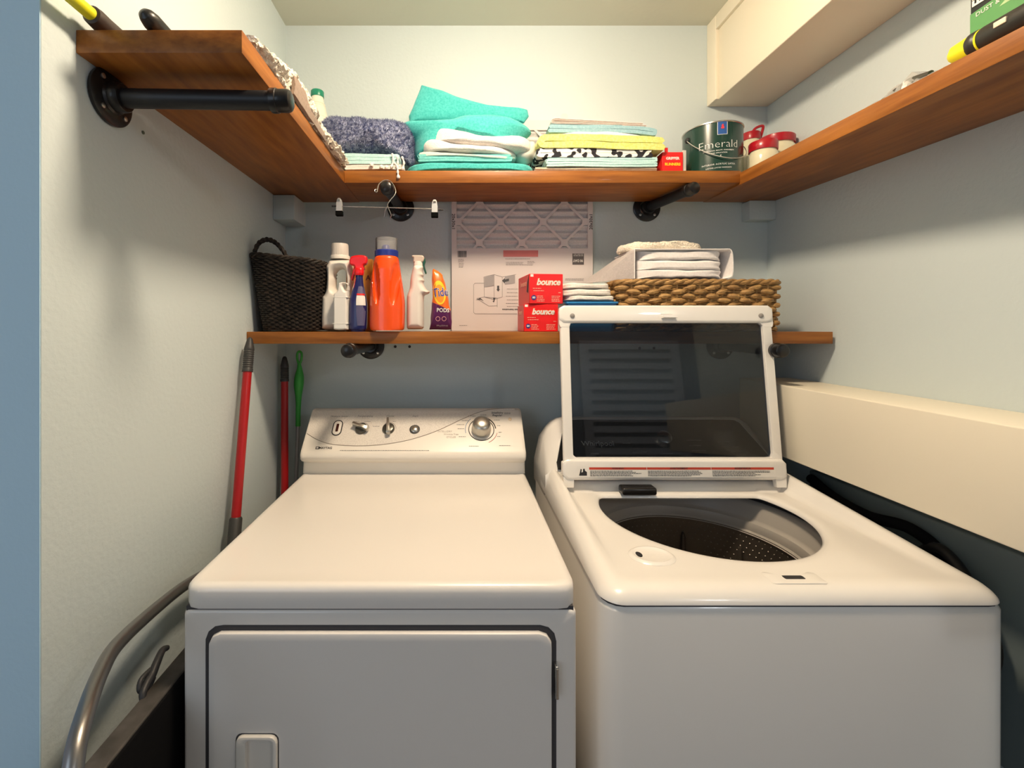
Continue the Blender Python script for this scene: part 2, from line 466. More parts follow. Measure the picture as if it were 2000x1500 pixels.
# ---------------------------------------------------------------- dryer
DX0, DX1, DY0, DY1 = -.4815, .2075, .773, 1.50
DT, DS = -.4486, -.4886
dy = thing('clothes_dryer', (-.137, 1.13, FZ), 'white front-loading clothes dryer with a knob console at its back', 'dryer')
M_cabline = None
for x in (DX0+.05, DX1-.05):
    for y in (DY0+.06, DY1-.06):
        bm = B(); lathe(bm, [(.018, FZ), (.018, FZ+.006), (.009, FZ+.008), (.009, FZ+.016)], (x, y, 0), 18); obj('foot', bm, M_rubber, dy)
bm = B()
pn = lambda ins, z, r=.03: [Vector((p.x, p.y, z)) for p, n in rrect((DX0+DX1)/2, (DY0+DY1)/2, (DX1-DX0)/2-ins, (DY1-DY0)/2-ins, r-ins*.6, 160)]
rings(bm, [pn(.004, DS-.001), pn(.001, DS), pn(0, DS+.003), pn(0, DT-.012), pn(.0015, DT-.006), pn(.005, DT-.002), pn(.011, DT+.0005), pn(.018, DT+.0002), pn(.025, DT-.0012), pn(.05, DT-.0012)])
obj('top_panel', bm, M_enamel, dy)
bm = B(); box(bm, DX0+.006, DX1-.006, DY0+.006, DY1-.01, DS-.006, DS+.002); obj('seam', bm, M_gap, dy)
# door: raised frame, groove, panel
gx0, gx1, gz1, gz0 = X(403, DY0), X(1084, DY0), Z(1226, DY0), -1.12
def door_ring(ins, y, r): return [Vector((p.x, y, p.y)) for p, n in rrect((gx0+gx1)/2, (gz0+gz1)/2, (gx1-gx0)/2-ins, (gz1-gz0)/2-ins, r, 160)]
DCX, DCZ = (gx0+gx1)/2, (gz0+gz1)/2
def big(ring, ref):
    ang = [math.atan2(p.z-DCZ, p.x-DCX) for p in ring]; out = []; j = 0
    for q in ref:
        a = math.atan2(q.z-DCZ, q.x-DCX); out.append(ring[min(range(len(ang)), key=lambda j: abs((ang[j]-a+PI) % (2*PI)-PI))].copy())
    return out
cX0, cX1, cZ0, cZ1 = DX0+.002, DX1-.001, FZ+.012, DS-.003
def cab(ins, y, r=.008): return [Vector((p.x, y, p.y)) for p, n in rrect((cX0+cX1)/2, (cZ0+cZ1)/2, (cX1-cX0)/2-ins, (cZ1-cZ0)/2-ins, r, 900)]
def dr2(ins, y, r): return [Vector((p.x, y, p.y)) for p, n in rrect(DCX, DCZ, (gx1-gx0)/2-ins, (gz1-gz0)/2-ins, r, 900)]
C0 = cab(.007, DY0+.003, .003)
bm = B(); rings(bm, [cab(.002, DY1), cab(0, DY1-.003), cab(0, DY0+.010), cab(.001, DY0+.0065), cab(.0035, DY0+.004), C0, big(dr2(0, DY0+.003, .026), C0), big(dr2(.0, DY0+.045, .026), C0)]); obj('cabinet', bm, M_enamel, dy)
bm = B()
rings(bm, [door_ring(-.003, DY0+.0028, .028), door_ring(0, DY0+.0025, .026), door_ring(.0005, DY0+.002, .025), door_ring(.0090, DY0+.0022, .020)], caps=False)
obj('door_groove', bm, M_gap, dy)
bm = B()
bm.free()
hx0, hx1, hz1 = X(458, DY0-.012), X(541, DY0-.012), Z(1439, DY0-.012); hz0 = hz1-.19
def hr(ins, y, r=.012): return [Vector((p.x, y, p.y)) for p, n in rrect((hx0+hx1)/2, (hz0+hz1)/2, (hx1-hx0)/2-ins, (hz1-hz0)/2-ins, r, 80)]
HCX, HCZ = (hx0+hx1)/2, (hz0+hz1)/2
def onto(ring, target):
    ang = [math.atan2(p.z-HCZ, p.x-HCX) for p in target]; out = []
    for q in ring:
        a = math.atan2(q.z-HCZ, q.x-HCX); out.append(target[min(range(len(ang)), key=lambda j: abs((ang[j]-a+PI) % (2*PI)-PI))].copy())
    return out
def hrN(ins, y, r=.012): return [Vector((p.x, y, p.y)) for p, n in rrect(HCX, HCZ, (hx1-hx0)/2-ins, (hz1-hz0)/2-ins, r, 1200)]
bm = B()
rg0 = [door_ring(.0062, DY0+.004, .022), door_ring(.0062, DY0-.003, .022), door_ring(.0074, DY0-.0055, .021), door_ring(.010, DY0-.0065, .019), door_ring(.02, DY0-.0065, .012)]
rings(bm, rg0+[onto(rg0[-1], hrN(-.0012, DY0-.0065)), onto(rg0[-1], hrN(-.0005, DY0-.004)), onto(rg0[-1], hrN(0, DY0+.002))], caps=False)
dd = obj('door', bm, M_enamel, dy)
bm = B(); rings(bm, [hr(-.0008, DY0-.0058), hr(.0012, DY0-.0058)], caps=False); obj('handle_seam', bm, M_gap, dd)
bm = B()
def hr2(l, rr_, t, b, y, r=.006): return [Vector((p.x, y, p.y)) for p, n in rrect((hx0+l+hx1-rr_)/2, (hz0+b+hz1-t)/2, (hx1-rr_-hx0-l)/2, (hz1-t-hz0-b)/2, r, 80)]
rings(bm, [hr(.001, DY0-.004), hr(.001, DY0-.009), hr(.002, DY0-.0115), hr(.005, DY0-.0125), hr2(.018, .0075, .007, .010, DY0-.0120), hr2(.0205, .0095, .013, .014, DY0+.043)], caps=True)
obj('handle', bm, M_con2, dd)
bm = B(); x = X(1085, DY0); box(bm, x-.0025, x+.0035, DY0-.013, DY0+.002, Z(1355, DY0), Z(1292, DY0), .001); tube(bm, [(x, DY0-.0135, Z(1352, DY0)), (x, DY0-.0135, Z(1295, DY0))], .0025, 10)
obj('hinge', bm, M_chrome, dy)
# console
CP = [(1.372, DT-.001), (1.372, -.4165), (1.366, -.4105), (1.351, -.4065), (1.343, -.400), (1.340, -.391), (1.342, -.381), (1.350, -.372), (1.4535, -.272), (1.462, -.267), (1.472, -.266), (1.492, -.270), (1.498, -.278), (1.498, DT-.001)]
bm = B()
cx0, cx1 = DX0+.002, DX1-.001
st = []
for x, ins, sc in ((cx0+.001, .010, 1), (cx0+.0025, .004, 1), (cx0+.006, .001, 1), (cx0+.012, 0, 1), (cx1-.012, 0, 1), (cx1-.006, .001, 1), (cx1-.0025, .004, 1), (cx1-.001, .010, 1)):
    c = Vector((0, 1.43, -.36)); ring = []
    for y, z in CP:
        v = Vector((x, y, z)); d = (Vector((x, 1.425, -.36))-v)
        v += d.normalized()*ins*(1 if z > DT+.03 else .3)
        if z < DT+.01: v.z = z
        ring.append(v)
    st.append(ring)
rings(bm, st)
co = obj('console', bm, M_con2, dy)
A0, A1 = Vector((0, 1.350, -.372)), Vector((0, 1.4535, -.272)); CU = (A1-A0).normalized(); CN = Vector((1, 0, 0)).cross(CU)
def cpt(px, py, off=.0006):
    """point of the sloping console face that the pixel looks at"""
    ray = Vector(((px-VX)/F, 1, (VY-py)/F)); t = A0.dot(CN)/ray.dot(CN)
    return ray*t+CN*off
# swoosh: speckled upper panel bounded by a curve
cur = cat([cpt(600, 847), (cpt(622, 860)), cpt(650, 868), cpt(700, 871), cpt(750, 868), cpt(800, 859), cpt(850, 843), cpt(900, 820), cpt(940, 804), cpt(975, 798.5), cpt(1005, 797.5)], 8)
bm = B(); top = [Vector((p.x, A1.y, A1.z))+CN*.0006 for p in cur]
for i in range(len(cur)-1):
    if (top[i]-cur[i]).length > 1e-4 or 1: 
        poly(bm, [cur[i], cur[i+1], top[i+1], top[i]])
obj('speckled_panel', bm, M_con, co, smooth=False)
bm = B(); tube(bm, [p+CN*.0002 for p in cur], .0009, 6); obj('swoosh_line', bm, mat('taupe line', (.30, .25, .20), .5), co)
def disc(c, prof, n=36):
    bm = B(); u = Vector((1, 0, 0)); w = CN.cross(u)
    rings(bm, [[c+CN*h+(u*math.cos(2*PI*k/n)+w*math.sin(2*PI*k/n))*r for k in range(n)] for r, h in prof]); return bm
def selector(px, py, ang):
    c = cpt(px, py, 0)
    k = obj('knob', disc(c, [(.019, 0), (.019, .006), (.017, .009), (.015, .010)]), M_pewter, co)
    u = Vector((1, 0, 0)); w = CU; d = u*math.cos(ang)+w*math.sin(ang); e = CN.cross(d)
    bm = B(); pts = [c+d*.029+e*.0035, c+d*.029-e*.0035, c-d*.024-e*.006, c-d*.026, c-d*.024+e*.006]
    rings(bm, [[p+CN*.008 for p in pts], [p+CN*.022 for p in pts], [c+(p-c)*.86+CN*.0245 for p in pts]]); obj('knob_pointer', bm, M_silver, k)
    bm = B(); arc = [c+(u*math.cos(a)+w*math.sin(a))*.0235+CN*.0008 for a in [math.radians(95-j*6) for j in range(16)]]
    tube(bm, arc, .0006, 5); obj('dial_mark', bm, M_grey, co)
selector(706, 838, math.radians(158)); selector(759, 838, math.radians(97))
# lint monitor slot
c = cpt(659, 836)
def pill(hw, hh, off, r=None): return [c+Vector((1, 0, 0))*p.x+CU*p.y+CN*off for p, n in rrect(0, 0, hw, hh, r or hw, 48)]
bm = B(); rings(bm, [pill(.0155, .0285, 0), pill(.0155, .0285, .0012), pill(.0125, .0255, .0012)], caps=False); sl = obj('indicator_ring', bm, M_ink, co)
bm = B(); rings(bm, [pill(.0125, .0255, .0004), pill(.0122, .025, .0018), pill(.005, .016, .0018)]); obj('indicator_bezel', bm, M_con2, co)
bm = B(); rings(bm, [pill(.0042, .0145, .0018, .002), pill(.004, .014, .0021, .002)]); obj('indicator_slot', bm, mat('dark red window', (.05, .008, .005), .3), co)
# start button
c2 = cpt(810, 839, 0)
obj('button_ring', disc(c2, [(.0165, 0), (.0165, .0015), (.013, .002)]), M_ink, co)
obj('start_button', disc(c2, [(.0125, .001), (.0125, .004), (.010, .0065), (.005, .0075), (.0005, .008)]), M_silver, co)
# big timer dial
c3 = cpt(940, 839, 0)
bm = B(); tube(bm, [c3+CN*.0006+(Vector((1, 0, 0))*math.cos(2*PI*k/48)+CU*math.sin(2*PI*k/48))*.0395 for k in range(48)], .0012, 6, loop=True); obj('dial_ring', bm, M_ink, co)
obj('timer_knob', disc(c3, [(.0300, 0), (.0305, .004), (.0300, .006), (.0285, .030), (.0265, .036), (.021, .040), (.012, .043), (.0005, .0435)], 48), M_silver, co)
bm = B(); tip = c3+(Vector((1, 0, 0))*.30+CU*1).normalized()*.047
d = (tip-c3).normalized(); e = CN.cross(d)
poly(bm, [tip+CN*.002, tip-d*.016+e*.006+CN*.002, tip-d*.016-e*.006+CN*.002]); tube(bm, [c3+(Vector((1, 0, 0))*math.cos(a)+CU*math.sin(a))*.0455+CN*.0012 for a in [math.radians(70-j*5) for j in range(14)]], .0016, 5)
obj('dial_pointer', bm, M_ink, co)
for a0, a1, cc in ((195, 130, (.35, .42, .55)), (-15, -65, (.60, .25, .22))):
    bm = B(); tube(bm, [c3+(Vector((1, 0, 0))*math.cos(math.radians(a0+(a1-a0)*j/14))+CU*math.sin(math.radians(a0+(a1-a0)*j/14)))*.0505+CN*.0006 for j in range(15)], .0010, 5)
    obj('dial_scale', bm, mat('scale %s' % ('blue' if a0 > 0 else 'red'), cc, .5), co)
c4 = cpt(996, 819, 0); obj('indicator_light', disc(c4, [(.0055, 0), (.0055, .0015), (.003, .0025), (.0005, .0028)]), mat('amber lens', (.75, .60, .42), .3), co)
for s, px, py, sz in (('Moisture Sensor', 663, 813.5, .0085), ('Temperature', 713, 813, .0095), ('Chime', 762, 813, .0095), ('Start', 811, 813, .0095), ('Intellidry', 971, 806.5, .0105), ('Regular', 971, 811.5, .0105)):
    text('console_text', s, sz, cpt(px, py), M_grey, co, yd=CU, shear=.2, bold=.0002 if px > 900 else 0)
for s, px, py in (('INTELLIDRY', 869, 843), ('Wrinkle Free', 881, 848.5), ('CYCLES', 881, 854)):
    text('console_text', s, .0085, cpt(px, py), mat('pale print', (.50, .46, .42), .6), co, yd=CU)
bm = B(); org = cpt(664, 880.5)
for (px, py, w_, rows, sd) in ((664, 880.5, .27, 1, 1), (688, 832, .014, 1, 2), (692, 824, .014, 1, 3), (712, 824, .02, 1, 4), (728, 833.5, .022, 1, 5), (767, 824, .01, 1, 6), (902, 822, .022, 1, 7), (892, 830, .024, 1, 8), (894, 838, .02, 1, 9), (896, 853.5, .022, 1, 10), (914, 813, .024, 1, 11), (938, 811, .02, 1, 12), (965, 821, .018, 1, 13), (971, 832, .01, 1, 14), (974, 845, .01, 1, 15), (971, 853, .01, 1, 16), (985, 807, .02, 2, 17), (916, 872, .03, 1, 18), (975, 871, .035, 1, 19)):
    lines(bm, cpt(px, py), (1, 0, 0), CU, w_, rows, .004, .0016, sd, False, -.0002 if 0 else .0003)
obj('small_print', bm, M_grey, co, smooth=False)
text('console_text', 'Drying Time     Capacity Plus', .0085, cpt(858, 879), M_grey, co, yd=CU, shear=.25) if 0 else None
bm = B(); c = cpt(620, 875); u_ = Vector((.0055, 0, 0)); w_ = CU*.0045; poly(bm, [c-u_-w_, c+u_-w_, c+u_+w_, c-u_+w_]); obj('logo_square', bm, M_ink, co, smooth=False)
bm = B(); c = cpt(620, 875, .001); u_ = Vector((.003, 0, 0)); w_ = CU*.0022; poly(bm, [c-u_-w_, c+u_-w_, c+u_+w_, c-u_+w_]); obj('logo_square', bm, M_con2, co, smooth=False)
text('logo_text', 'MAYTAG', .0098, cpt(636, 875.2), M_ink, co, yd=CU, bold=.0002)

# ---------------------------------------------------------------- washer
WX0, WX1, WY0, WY1 = .250, .9605, .768, 1.48
WC = ((WX0+WX1)/2, (WY0+WY1)/2)
WS = -.4813; WD = -.457
wa = thing('washing_machine', (WC[0], WC[1], FZ), 'white top-loading washing machine with its dark glass lid standing open', 'washer')
def wr(ins, z, r=.035, y1=WY1, N=200, zf=None):
    out = []
    for p, n in rrect((WX0+WX1)/2, (WY0+y1)/2, (WX1-WX0)/2-ins, (y1-WY0)/2-ins, max(r-ins*.5, .01), N): out.append(Vector((p.x, p.y, z if not zf else zf(p.x, p.y))))
    return out
bm = B(); rings(bm, [wr(.012, FZ+.014), wr(.004, FZ+.02), wr(.002, FZ+.03), wr(.001, WS-.012), wr(.003, WS-.006), wr(.006, WS-.002), wr(.02, WS-.001)], caps=False); obj('cabinet', bm, M_wash, wa)
for x in (WX0+.05, WX1-.05):
    for y in (WY0+.06, WY1-.06):
        bm = B(); lathe(bm, [(.018, FZ), (.018, FZ+.006), (.009, FZ+.008), (.009, FZ+.018)], (x, y, 0), 18); obj('foot', bm, M_rubber, wa)
bm = B(); rings(bm, [wr(.005, WS-.005), wr(.005, WS+.004)], caps=False); obj('seam', bm, M_gap, wa)
# deck with the tub opening
OCX, OCY, OR, CH = .6055, 1.120, .240, 1.223
DKY1 = 1.40
def hole(N, dr=0):
    pts = []
    for k in range(720):
        a = 2*PI*k/720; x, y = (OR+dr)*math.cos(a), (OR+dr)*math.sin(a)
        ch = CH-OCY+dr
        # soft chord
        if y > ch-.02: y = ch-.02+.02*math.tanh((y-ch+.02)/.02)
        pts.append(Vector((OCX+x, OCY+y, 0)))
    return pts
def match(outer, dr):
    hp = hole(0, dr); c = Vector((OCX, OCY-.03, 0)); out = []
    ang = [math.atan2(p.y-c.y, p.x-c.x) for p in hp]
    for q in outer:
        a = math.atan2(q.y-c.y, q.x-c.x)
        i = min(range(720), key=lambda j: abs((ang[j]-a+PI) % (2*PI)-PI)); out.append(hp[i].copy())
    return out
def rimz(x, y, base):
    side = max(0, min(1, (y-.80)/.5))
    return base+.047*side
O0 = wr(0, 0, .04, DKY1, 320)
def ring_out(ins, zf, r=.04): return [Vector((p.x, p.y, zf(p.x, p.y))) for p in wr(ins, 0, r, DKY1, 320)]
dk = []
dk.append(ring_out(.003, lambda x, y: WS))
dk.append(ring_out(.0005, lambda x, y: WS+.002))
dk.append(ring_out(.0015, lambda x, y: WS+.006+.25*(rimz(x, y, 0))))
dk.append(ring_out(.006, lambda x, y: WS+.013+.6*rimz(x, y, 0)))
dk.append(ring_out(.012, lambda x, y: WS+.0185+.85*rimz(x, y, 0)))
dk.append(ring_out(.020, lambda x, y: WS+.0225+.97*rimz(x, y, 0)))
dk.append(ring_out(.030, lambda x, y: WS+.0245+1*rimz(x, y, 0)))
dk.append(ring_out(.038, lambda x, y: WS+.0245+.9*rimz(x, y, 0)))
def deckz(x, y): 
    t = max(0, min(1, (y-CH-.012)/.03)); return WD+.024*t*t*(3-2*t)
dk.append(ring_out(.050, lambda x, y: WD+.3*rimz(x, y, 0)))
dk.append(ring_out(.060, lambda x, y: deckz(x, y)))
inner = match(dk[-1], .022)
for t in (.15, .3, .45, .6, .75, .9): dk.append([Vector((a.x+(b.x-a.x)*t, a.y+(b.y-a.y)*t, 0)) for a, b in zip(dk[9], inner)])
for r in dk[10:]:
    for p in r: p.z = deckz(p.x, p.y)
for dr, dz in ((.022, 0), (.012, -.0010), (.005, -.003), (.001, -.007), (0, -.011), (.002, -.013)):
    q = match(dk[9], dr)
    for p in q: p.z = WD+dz+(0 if dz else 0)
    dk.append(q)
bm = B(); rings(bm, dk, caps=False)
obj('top_deck', bm, M_wash, wa, angle=50)
# softener cup and latch slot
def onz(px, py, z): Y = z*F/(VY-py); return Vector((X(px, Y), Y, z))
c = onz(1273, 1086, WD); bm = B()
rings(bm, [[c+Vector(((r*1.2)*math.cos(a), r*math.sin(a), h)) for a in [2*PI*k/40 for k in range(40)]] for r, h in ((.038, .0003), (.034, .0035), (.031, .0042), (.028, .0025), (.024, .0009), (.004, .0006))])
obj('dispenser_cup', bm, M_wash, wa)
bm = B(); rings(bm, [[c+Vector((-.024+.006*math.cos(a), .004+.010*math.sin(a), h)) for a in [2*PI*k/20 for k in range(20)]] for h in (.0008, .0018)]); obj('dispenser_hole', bm, M_ink, wa)
c = onz(1550, 1129, WD); bm = B(); rings(bm, [[Vector((c.x+p.x*s, c.y+p.y*s, WD+h)) for p, n in rrect(0, 0, .050, .019, .006, 48)] for s, h in ((1, .0003), (.95, .0012), (.5, .0012))]); pl = obj('latch_plate', bm, M_wash, wa)
bm = B(); rings(bm, [[Vector((c.x+p.x*s, c.y+p.y*s, WD+h)) for p, n in rrect(0, 0, .0185, .0055, .0015, 32)] for s, h in ((1, .0012), (1, .0018))]); obj('latch_slot', bm, M_ink, pl)
# black dispenser flap at the back of the opening
bm = B(); c = onz(1243, 963, WD); box(bm, c.x-.047, c.x+.047, 1.205, 1.242, WD+.002, WD+.022, .006, 3); obj('dispenser_flap', bm, mat('black gloss plastic', (.012, .011, .011), .25), wa)
# tub
T = (OCX, OCY, 0)
bm = B(); lathe(bm, [(.300, -.471), (.262, -.478), (.275, -.484), (.275, -.500), (.262, -.506)], T, 96, caps=False); obj('gasket', bm, M_rubber, wa)
bm = B(); lathe(bm, [(.272, -.490), (.262, -.494), (.257, -.500), (.254, -.535), (.250, -.541), (.243, -.544), (.240, -.552), (.240, -.566), (.235, -.572), (.232, -.574)], T, 96, caps=False); obj('tub_ring', bm, M_tubw, wa)
bm = B(); lathe(bm, [(.234, -.570), (.238, -.60), (.238, -.80), (.22, -.83), (.10, -.845), (.02, -.85)], T, 96, caps=False); dm = obj('drum', bm, M_drum, wa)
bm = B()
for r_ in range(14):
    for k in range(90):
        a = 2*PI*(k+.5*(r_ % 2))/90; z = -.585-.0155*r_
        if r_ > 3 and (k % 9) > 5: continue
        c = Vector((OCX+.2365*math.cos(a), OCY+.2365*math.sin(a), z)); u = Vector((-math.sin(a), math.cos(a), 0))*.0022; w = Vector((0, 0, .0022)); nn = Vector((math.cos(a), math.sin(a), 0))*-.001
        ap = bm.verts.new(c+nn*2); q = [bm.verts.new(c+u*math.cos(t)+w*math.sin(t)) for t in (0, 1.26, 2.51, 3.77, 5.03)]
        for i in range(5): bm.faces.new((q[i], q[(i+1) % 5], ap))
obj('perforations', bm, M_dot, dm)
for k in range(10):
    a = 2*PI*k/10; bm = B()
    pts = [Vector((OCX+.2335*math.cos(a), OCY+.2335*math.sin(a), z)) for z in (-.62, -.66, -.72, -.78)]
    tube(bm, cat(pts, 4), [.004+.005*math.sin(PI*i/12) for i in range(13)], 8)
    obj('drum_rib', bm, M_drum, dm)
bm = B(); lathe(bm, [(.20, -.835), (.17, -.825), (.06, -.80), (.045, -.77), (.02, -.755), (.001, -.753)], T, 64); 
for k in range(6):
    a = 2*PI*k/6+.3; tube(bm, cat([Vector((OCX+r*math.cos(a+r), OCY+r*math.sin(a+r), z)) for r, z in ((.05, -.79), (.10, -.79), (.15, -.80), (.19, -.822))], 4), [.012]*13, 10)
obj('impeller', bm, mat('impeller plastic', (.30, .27, .24), .3), wa)
# control housing behind the lid
bm = B(); st = []
NS = 44
for i in range(NS+1):
    s = i/NS; x = WX0+.0015+(WX1-WX0-.003)*s
    e = min(s, 1-s)*(WX1-WX0); t = max(0, min(1, e/.085)); k = math.sqrt(max(0, 1-(1-t)**2)); k = .0+1*k
    base = -.428; top = base+(.143)*k
    ring = [(1.392-.0*k, -.500), (1.392-.115*(1-.15*(1-k)), -.435), (1.285, base+.006*k), (1.292, base+.018*k)]
    ring = [(1.30, -.50), (1.285, -.45), (1.285, base), (1.290, base+.02*k), (1.405, top-.006*k), (1.418, top), (1.45, top-.004), (1.475, top-.02*k), (WY1, base-.02), (WY1, -.50)]
    st.append([Vector((x, y, z)) for y, z in ring])
rings(bm, st); hs = obj('control_housing', bm, M_wash, wa, angle=55)
B0, B1 = Vector((0, 1.290, -.408)), Vector((0, 1.405, -.291)); BU = (B1-B0).normalized(); BN = Vector((1, 0, 0)).cross(BU)
def bpt(u, v, off=.002): return B0+BU*v+Vector((WC[0]+u, 0, 0))+BN*off
LBv = (B1-B0).length
out = [(-.318, -.004), (.318, -.004), (.318, .02), (.275, LBv-.012), (.262, LBv-.002), (.235, LBv), (-.235, LBv), (-.262, LBv-.002), (-.275, LBv-.012), (-.318, .02)]
bm = B(); rings(bm, [[bpt(u, v, 0.0005) for u, v in out], [bpt(u, v, .0035) for u, v in out], [bpt(u*.993, .5*LBv+(v-.5*LBv)*.97, .0042) for u, v in out]])
pn_ = obj('control_panel', bm, mat('black panel glass', (.012, .012, .013), .15), hs, smooth=False)
bm = B(); tube(bm, [bpt(u, v, .004) for u, v in out[2:]], .0012, 6); obj('panel_trim', bm, mat('pale trim', (.75, .74, .7), .3), hs)
def bpx(px, py, off=.0045):
    ray = Vector(((px-VX)/F, 1, (VY-py)/F)); t = B0.dot(BN)/ray.dot(BN); return ray*t+BN*off
text('logo_text', 'Whirlpool', .0235, bpx(1167, 868), mat('silver print', (.75, .74, .70), .4), pn_, yd=BU)
bm = B(); org = bpx(1153, 889.5); poly(bm, [org, org+Vector((.024, 0, 0)), org+Vector((.024, 0, 0))+BU*.006, org+BU*.006]); obj('model_badge', bm, M_grey, pn_, smooth=False)
bm = B()
for i, (px, py, w_) in enumerate(((1215, 868, .03), (1235, 885, .05), (1340, 862, .05), (1345, 872, .05), (1350, 882, .05), (1400, 865, .05), (1410, 875, .05), (1430, 885, .06), (1290, 888, .04))): lines(bm, bpx(px, py), (1, 0, 0), BU, w_, 1, .004, .0015, 40+i)
obj('small_print', bm, M_grey, pn_, smooth=False)
c = bpx(1293, 862, .003); u0, w0 = Vector((1, 0, 0)), BU
bm = B(); rings(bm, [[c+BN*h+(u0*math.cos(2*PI*k/40)+w0*math.sin(2*PI*k/40))*r for k in range(40)] for r, h in ((.026, 0), (.026, .006), (.023, .010), (.021, .024), (.018, .026), (.0005, .0262))]); obj('cycle_knob', bm, M_chrome, pn_)
# lid
HG = Vector((0, 1.235, -.423)); TP = Vector((0, 1.292, .0635)); LV = (TP-HG).normalized(); LL = (TP-HG).length; LN = Vector((1, 0, 0)).cross(LV)
LCX = .6
def lp(u, v, w): return HG+Vector((LCX+u, 0, 0))+LV*v+LN*w
def lpx(px, py, off=0):
    ray = Vector(((px-VX)/F, 1, (VY-py)/F)); q = HG+LN*off; t = q.dot(LN)/ray.dot(LN); p = ray*t-HG; return p.x-LCX, p.dot(LV)
def lring(hw, v0, v1, w, r, N=160): return [lp(p.x, p.y, w) for p, n in rrect(0, (v0+v1)/2, hw, (v1-v0)/2, r, N)]
GV0, GV1, GW = .061, .440, .279
bm = B()
rings(bm, [lring(.302, .004, LL, -.016, .02), lring(.3055, .001, LL, -.013, .02), lring(.306, 0, LL, -.004, .02), lring(.304, .002, LL-.002, -.001, .018), lring(.300, .006, LL-.006, .0, .014),
           lring(GW+.001, GV0-.001, GV1+.001, .0, .008), lring(GW, GV0, GV1, -.001, .008), lring(GW, GV0, GV1, -.016, .008)], loop=True, caps=False)
lid = obj('lid', bm, M_wash, wa)
m = bpy.data.materials.new('smoked lid glass'); m.use_nodes = True; nt = m.node_tree; N_ = nt.nodes; N_.clear()
tr = N_.new('ShaderNodeBsdfTransparent'); tr.inputs[0].default_value = (.62, .64, .66, 1)
gl = N_.new('ShaderNodeBsdfGlossy'); gl.inputs['Roughness'].default_value = .015
df = N_.new('ShaderNodeBsdfDiffuse'); df.inputs[0].default_value = (.10, .10, .105, 1)
fr = N_.new('ShaderNodeFresnel'); fr.inputs[0].default_value = 1.42
mx0 = N_.new('ShaderNodeMixShader'); mx0.inputs[0].default_value = .05; nt.links.new(tr.outputs[0], mx0.inputs[1]); nt.links.new(df.outputs[0], mx0.inputs[2])
mx = N_.new('ShaderNodeMixShader'); oo = N_.new('ShaderNodeOutputMaterial')
nt.links.new(fr.outputs[0], mx.inputs[0]); nt.links.new(mx0.outputs[0], mx.inputs[1]); nt.links.new(gl.outputs[0], mx.inputs[2]); nt.links.new(mx.outputs[0], oo.inputs[0])
bm = B(); rings(bm, [lring(GW+.004, GV0-.004, GV1+.004, -.010, .008), lring(GW+.004, GV0-.004, GV1+.004, -.0135, .008)]); obj('glass_pane', bm, m, lid)
bm = B()
for s in (-1, 1):  # shoulders: top bar wider than the side rails
    rings(bm, [[lp(s*u, v, w) for u, v in ((GW+.0005, GV1-.006), (GW+.004, GV1-.012), (.3055, GV1-.012), (.3085, GV1-.004), (.3085, LL-.018), (.302, LL-.004), (.295, LL), (GW-.03, LL), (GW-.03, GV1+.004), (GW+.0005, GV1+.004))] for w in (-.012, .0005)])
box(bm, 0, 0, 0, 0, 0, 0) if 0 else None
rings(bm, [[lp(p.x, p.y, w) for p, n in rrect(0, (GV1+LL)/2+.001, .3085-i_, (LL-GV1)/2-i_-.0005, .012, 80)] for w, i_ in ((-.012, 0), (.0015, 0), (.004, .003), (.0045, .006))])
obj('lid_top_bar', bm, M_wash, lid)
bm = B(); rings(bm, [[lp(p.x, p.y, w) for p, n in rrect(0, .030, .310-i_, .026-i_, .010, 80)] for w, i_ in ((-.015, 0), (.004, 0), (.007, .003), (.0075, .006))]); lbar = obj('lid_bottom_bar', bm, M_wash, lid)
for s in (-1, 1):
    bm = B(); u = s*.294; rings(bm, [[lp(u+a, b-.001, w) for a, b in ((-.013, -.018), (.013, -.018), (.015, .012), (-.015, .012))] for w in (-.012, .003)]); obj('hinge_tab', bm, M_wash, lid)
    u, v = lpx(1117 if s < 0 else 1484, 617); cc = lp(u, v, .0042)
    bm = B(); w_ = LV; rings(bm, [[cc+LN*h+(Vector((1, 0, 0))*math.cos(2*PI*k/20)+w_*math.sin(2*PI*k/20))*r for k in range(20)] for r, h in ((.0068, 0), (.0065, .003), (.004, .0045), (.0005, .005))]); obj('bumper', bm, mat('grey rubber', (.28, .26, .24), .6), lid)
bm = B(); u, v = lpx(1303, 622); rings(bm, [[lp(u+a, v+b, w) for a, b in ((-.019, 0), (.022, 0), (.020, .006), (-.019, .006))] for w in (.003, .022)])
rings(bm, [[lp(u+a, v+b, w) for a, b in ((-.020, .012), (.013, .012), (.013, .014), (-.020, .014))] for w in (.003, .006)]); obj('latch_hook', bm, M_wash, lid)
# warning label strip on the bottom bar
u0, v0 = lpx(1128, 932, .0075); u1, v1 = lpx(1514, 911.5, .0075)
def lq(a, b, c, d, off): return [lp(a, c, off), lp(b, c, off), lp(b, d, off), lp(a, d, off)]
bm = B(); poly(bm, lq(u0, u1, v0, v1, .0080)); ls = obj('warning_label', bm, M_paper, lbar, smooth=False)
ls['label'] = 'printed warning strip with red headers'
dv = v1-v0; px_ = [u0+.032, u0+.032+(u1-u0-.032)*.31, u0+.032+(u1-u0-.032)*.655, u1-.004]
bm = B()
for a, b in zip(px_, px_[1:]): poly(bm, lq(a+.0006, b-.0006, v0+dv*.72, v1-dv*.06, .0083))
obj('label_header', bm, mat('label red', (.55, .06, .03), .5), lbar, smooth=False)
bm = B()
for i, (a, b) in enumerate(zip(px_, px_[1:])):
    lines(bm, lp(a+.003, v0+dv*.56, .0081), (1, 0, 0), LV, (b-a)*.93, 5, dv*.115, dv*.055, 60+i)
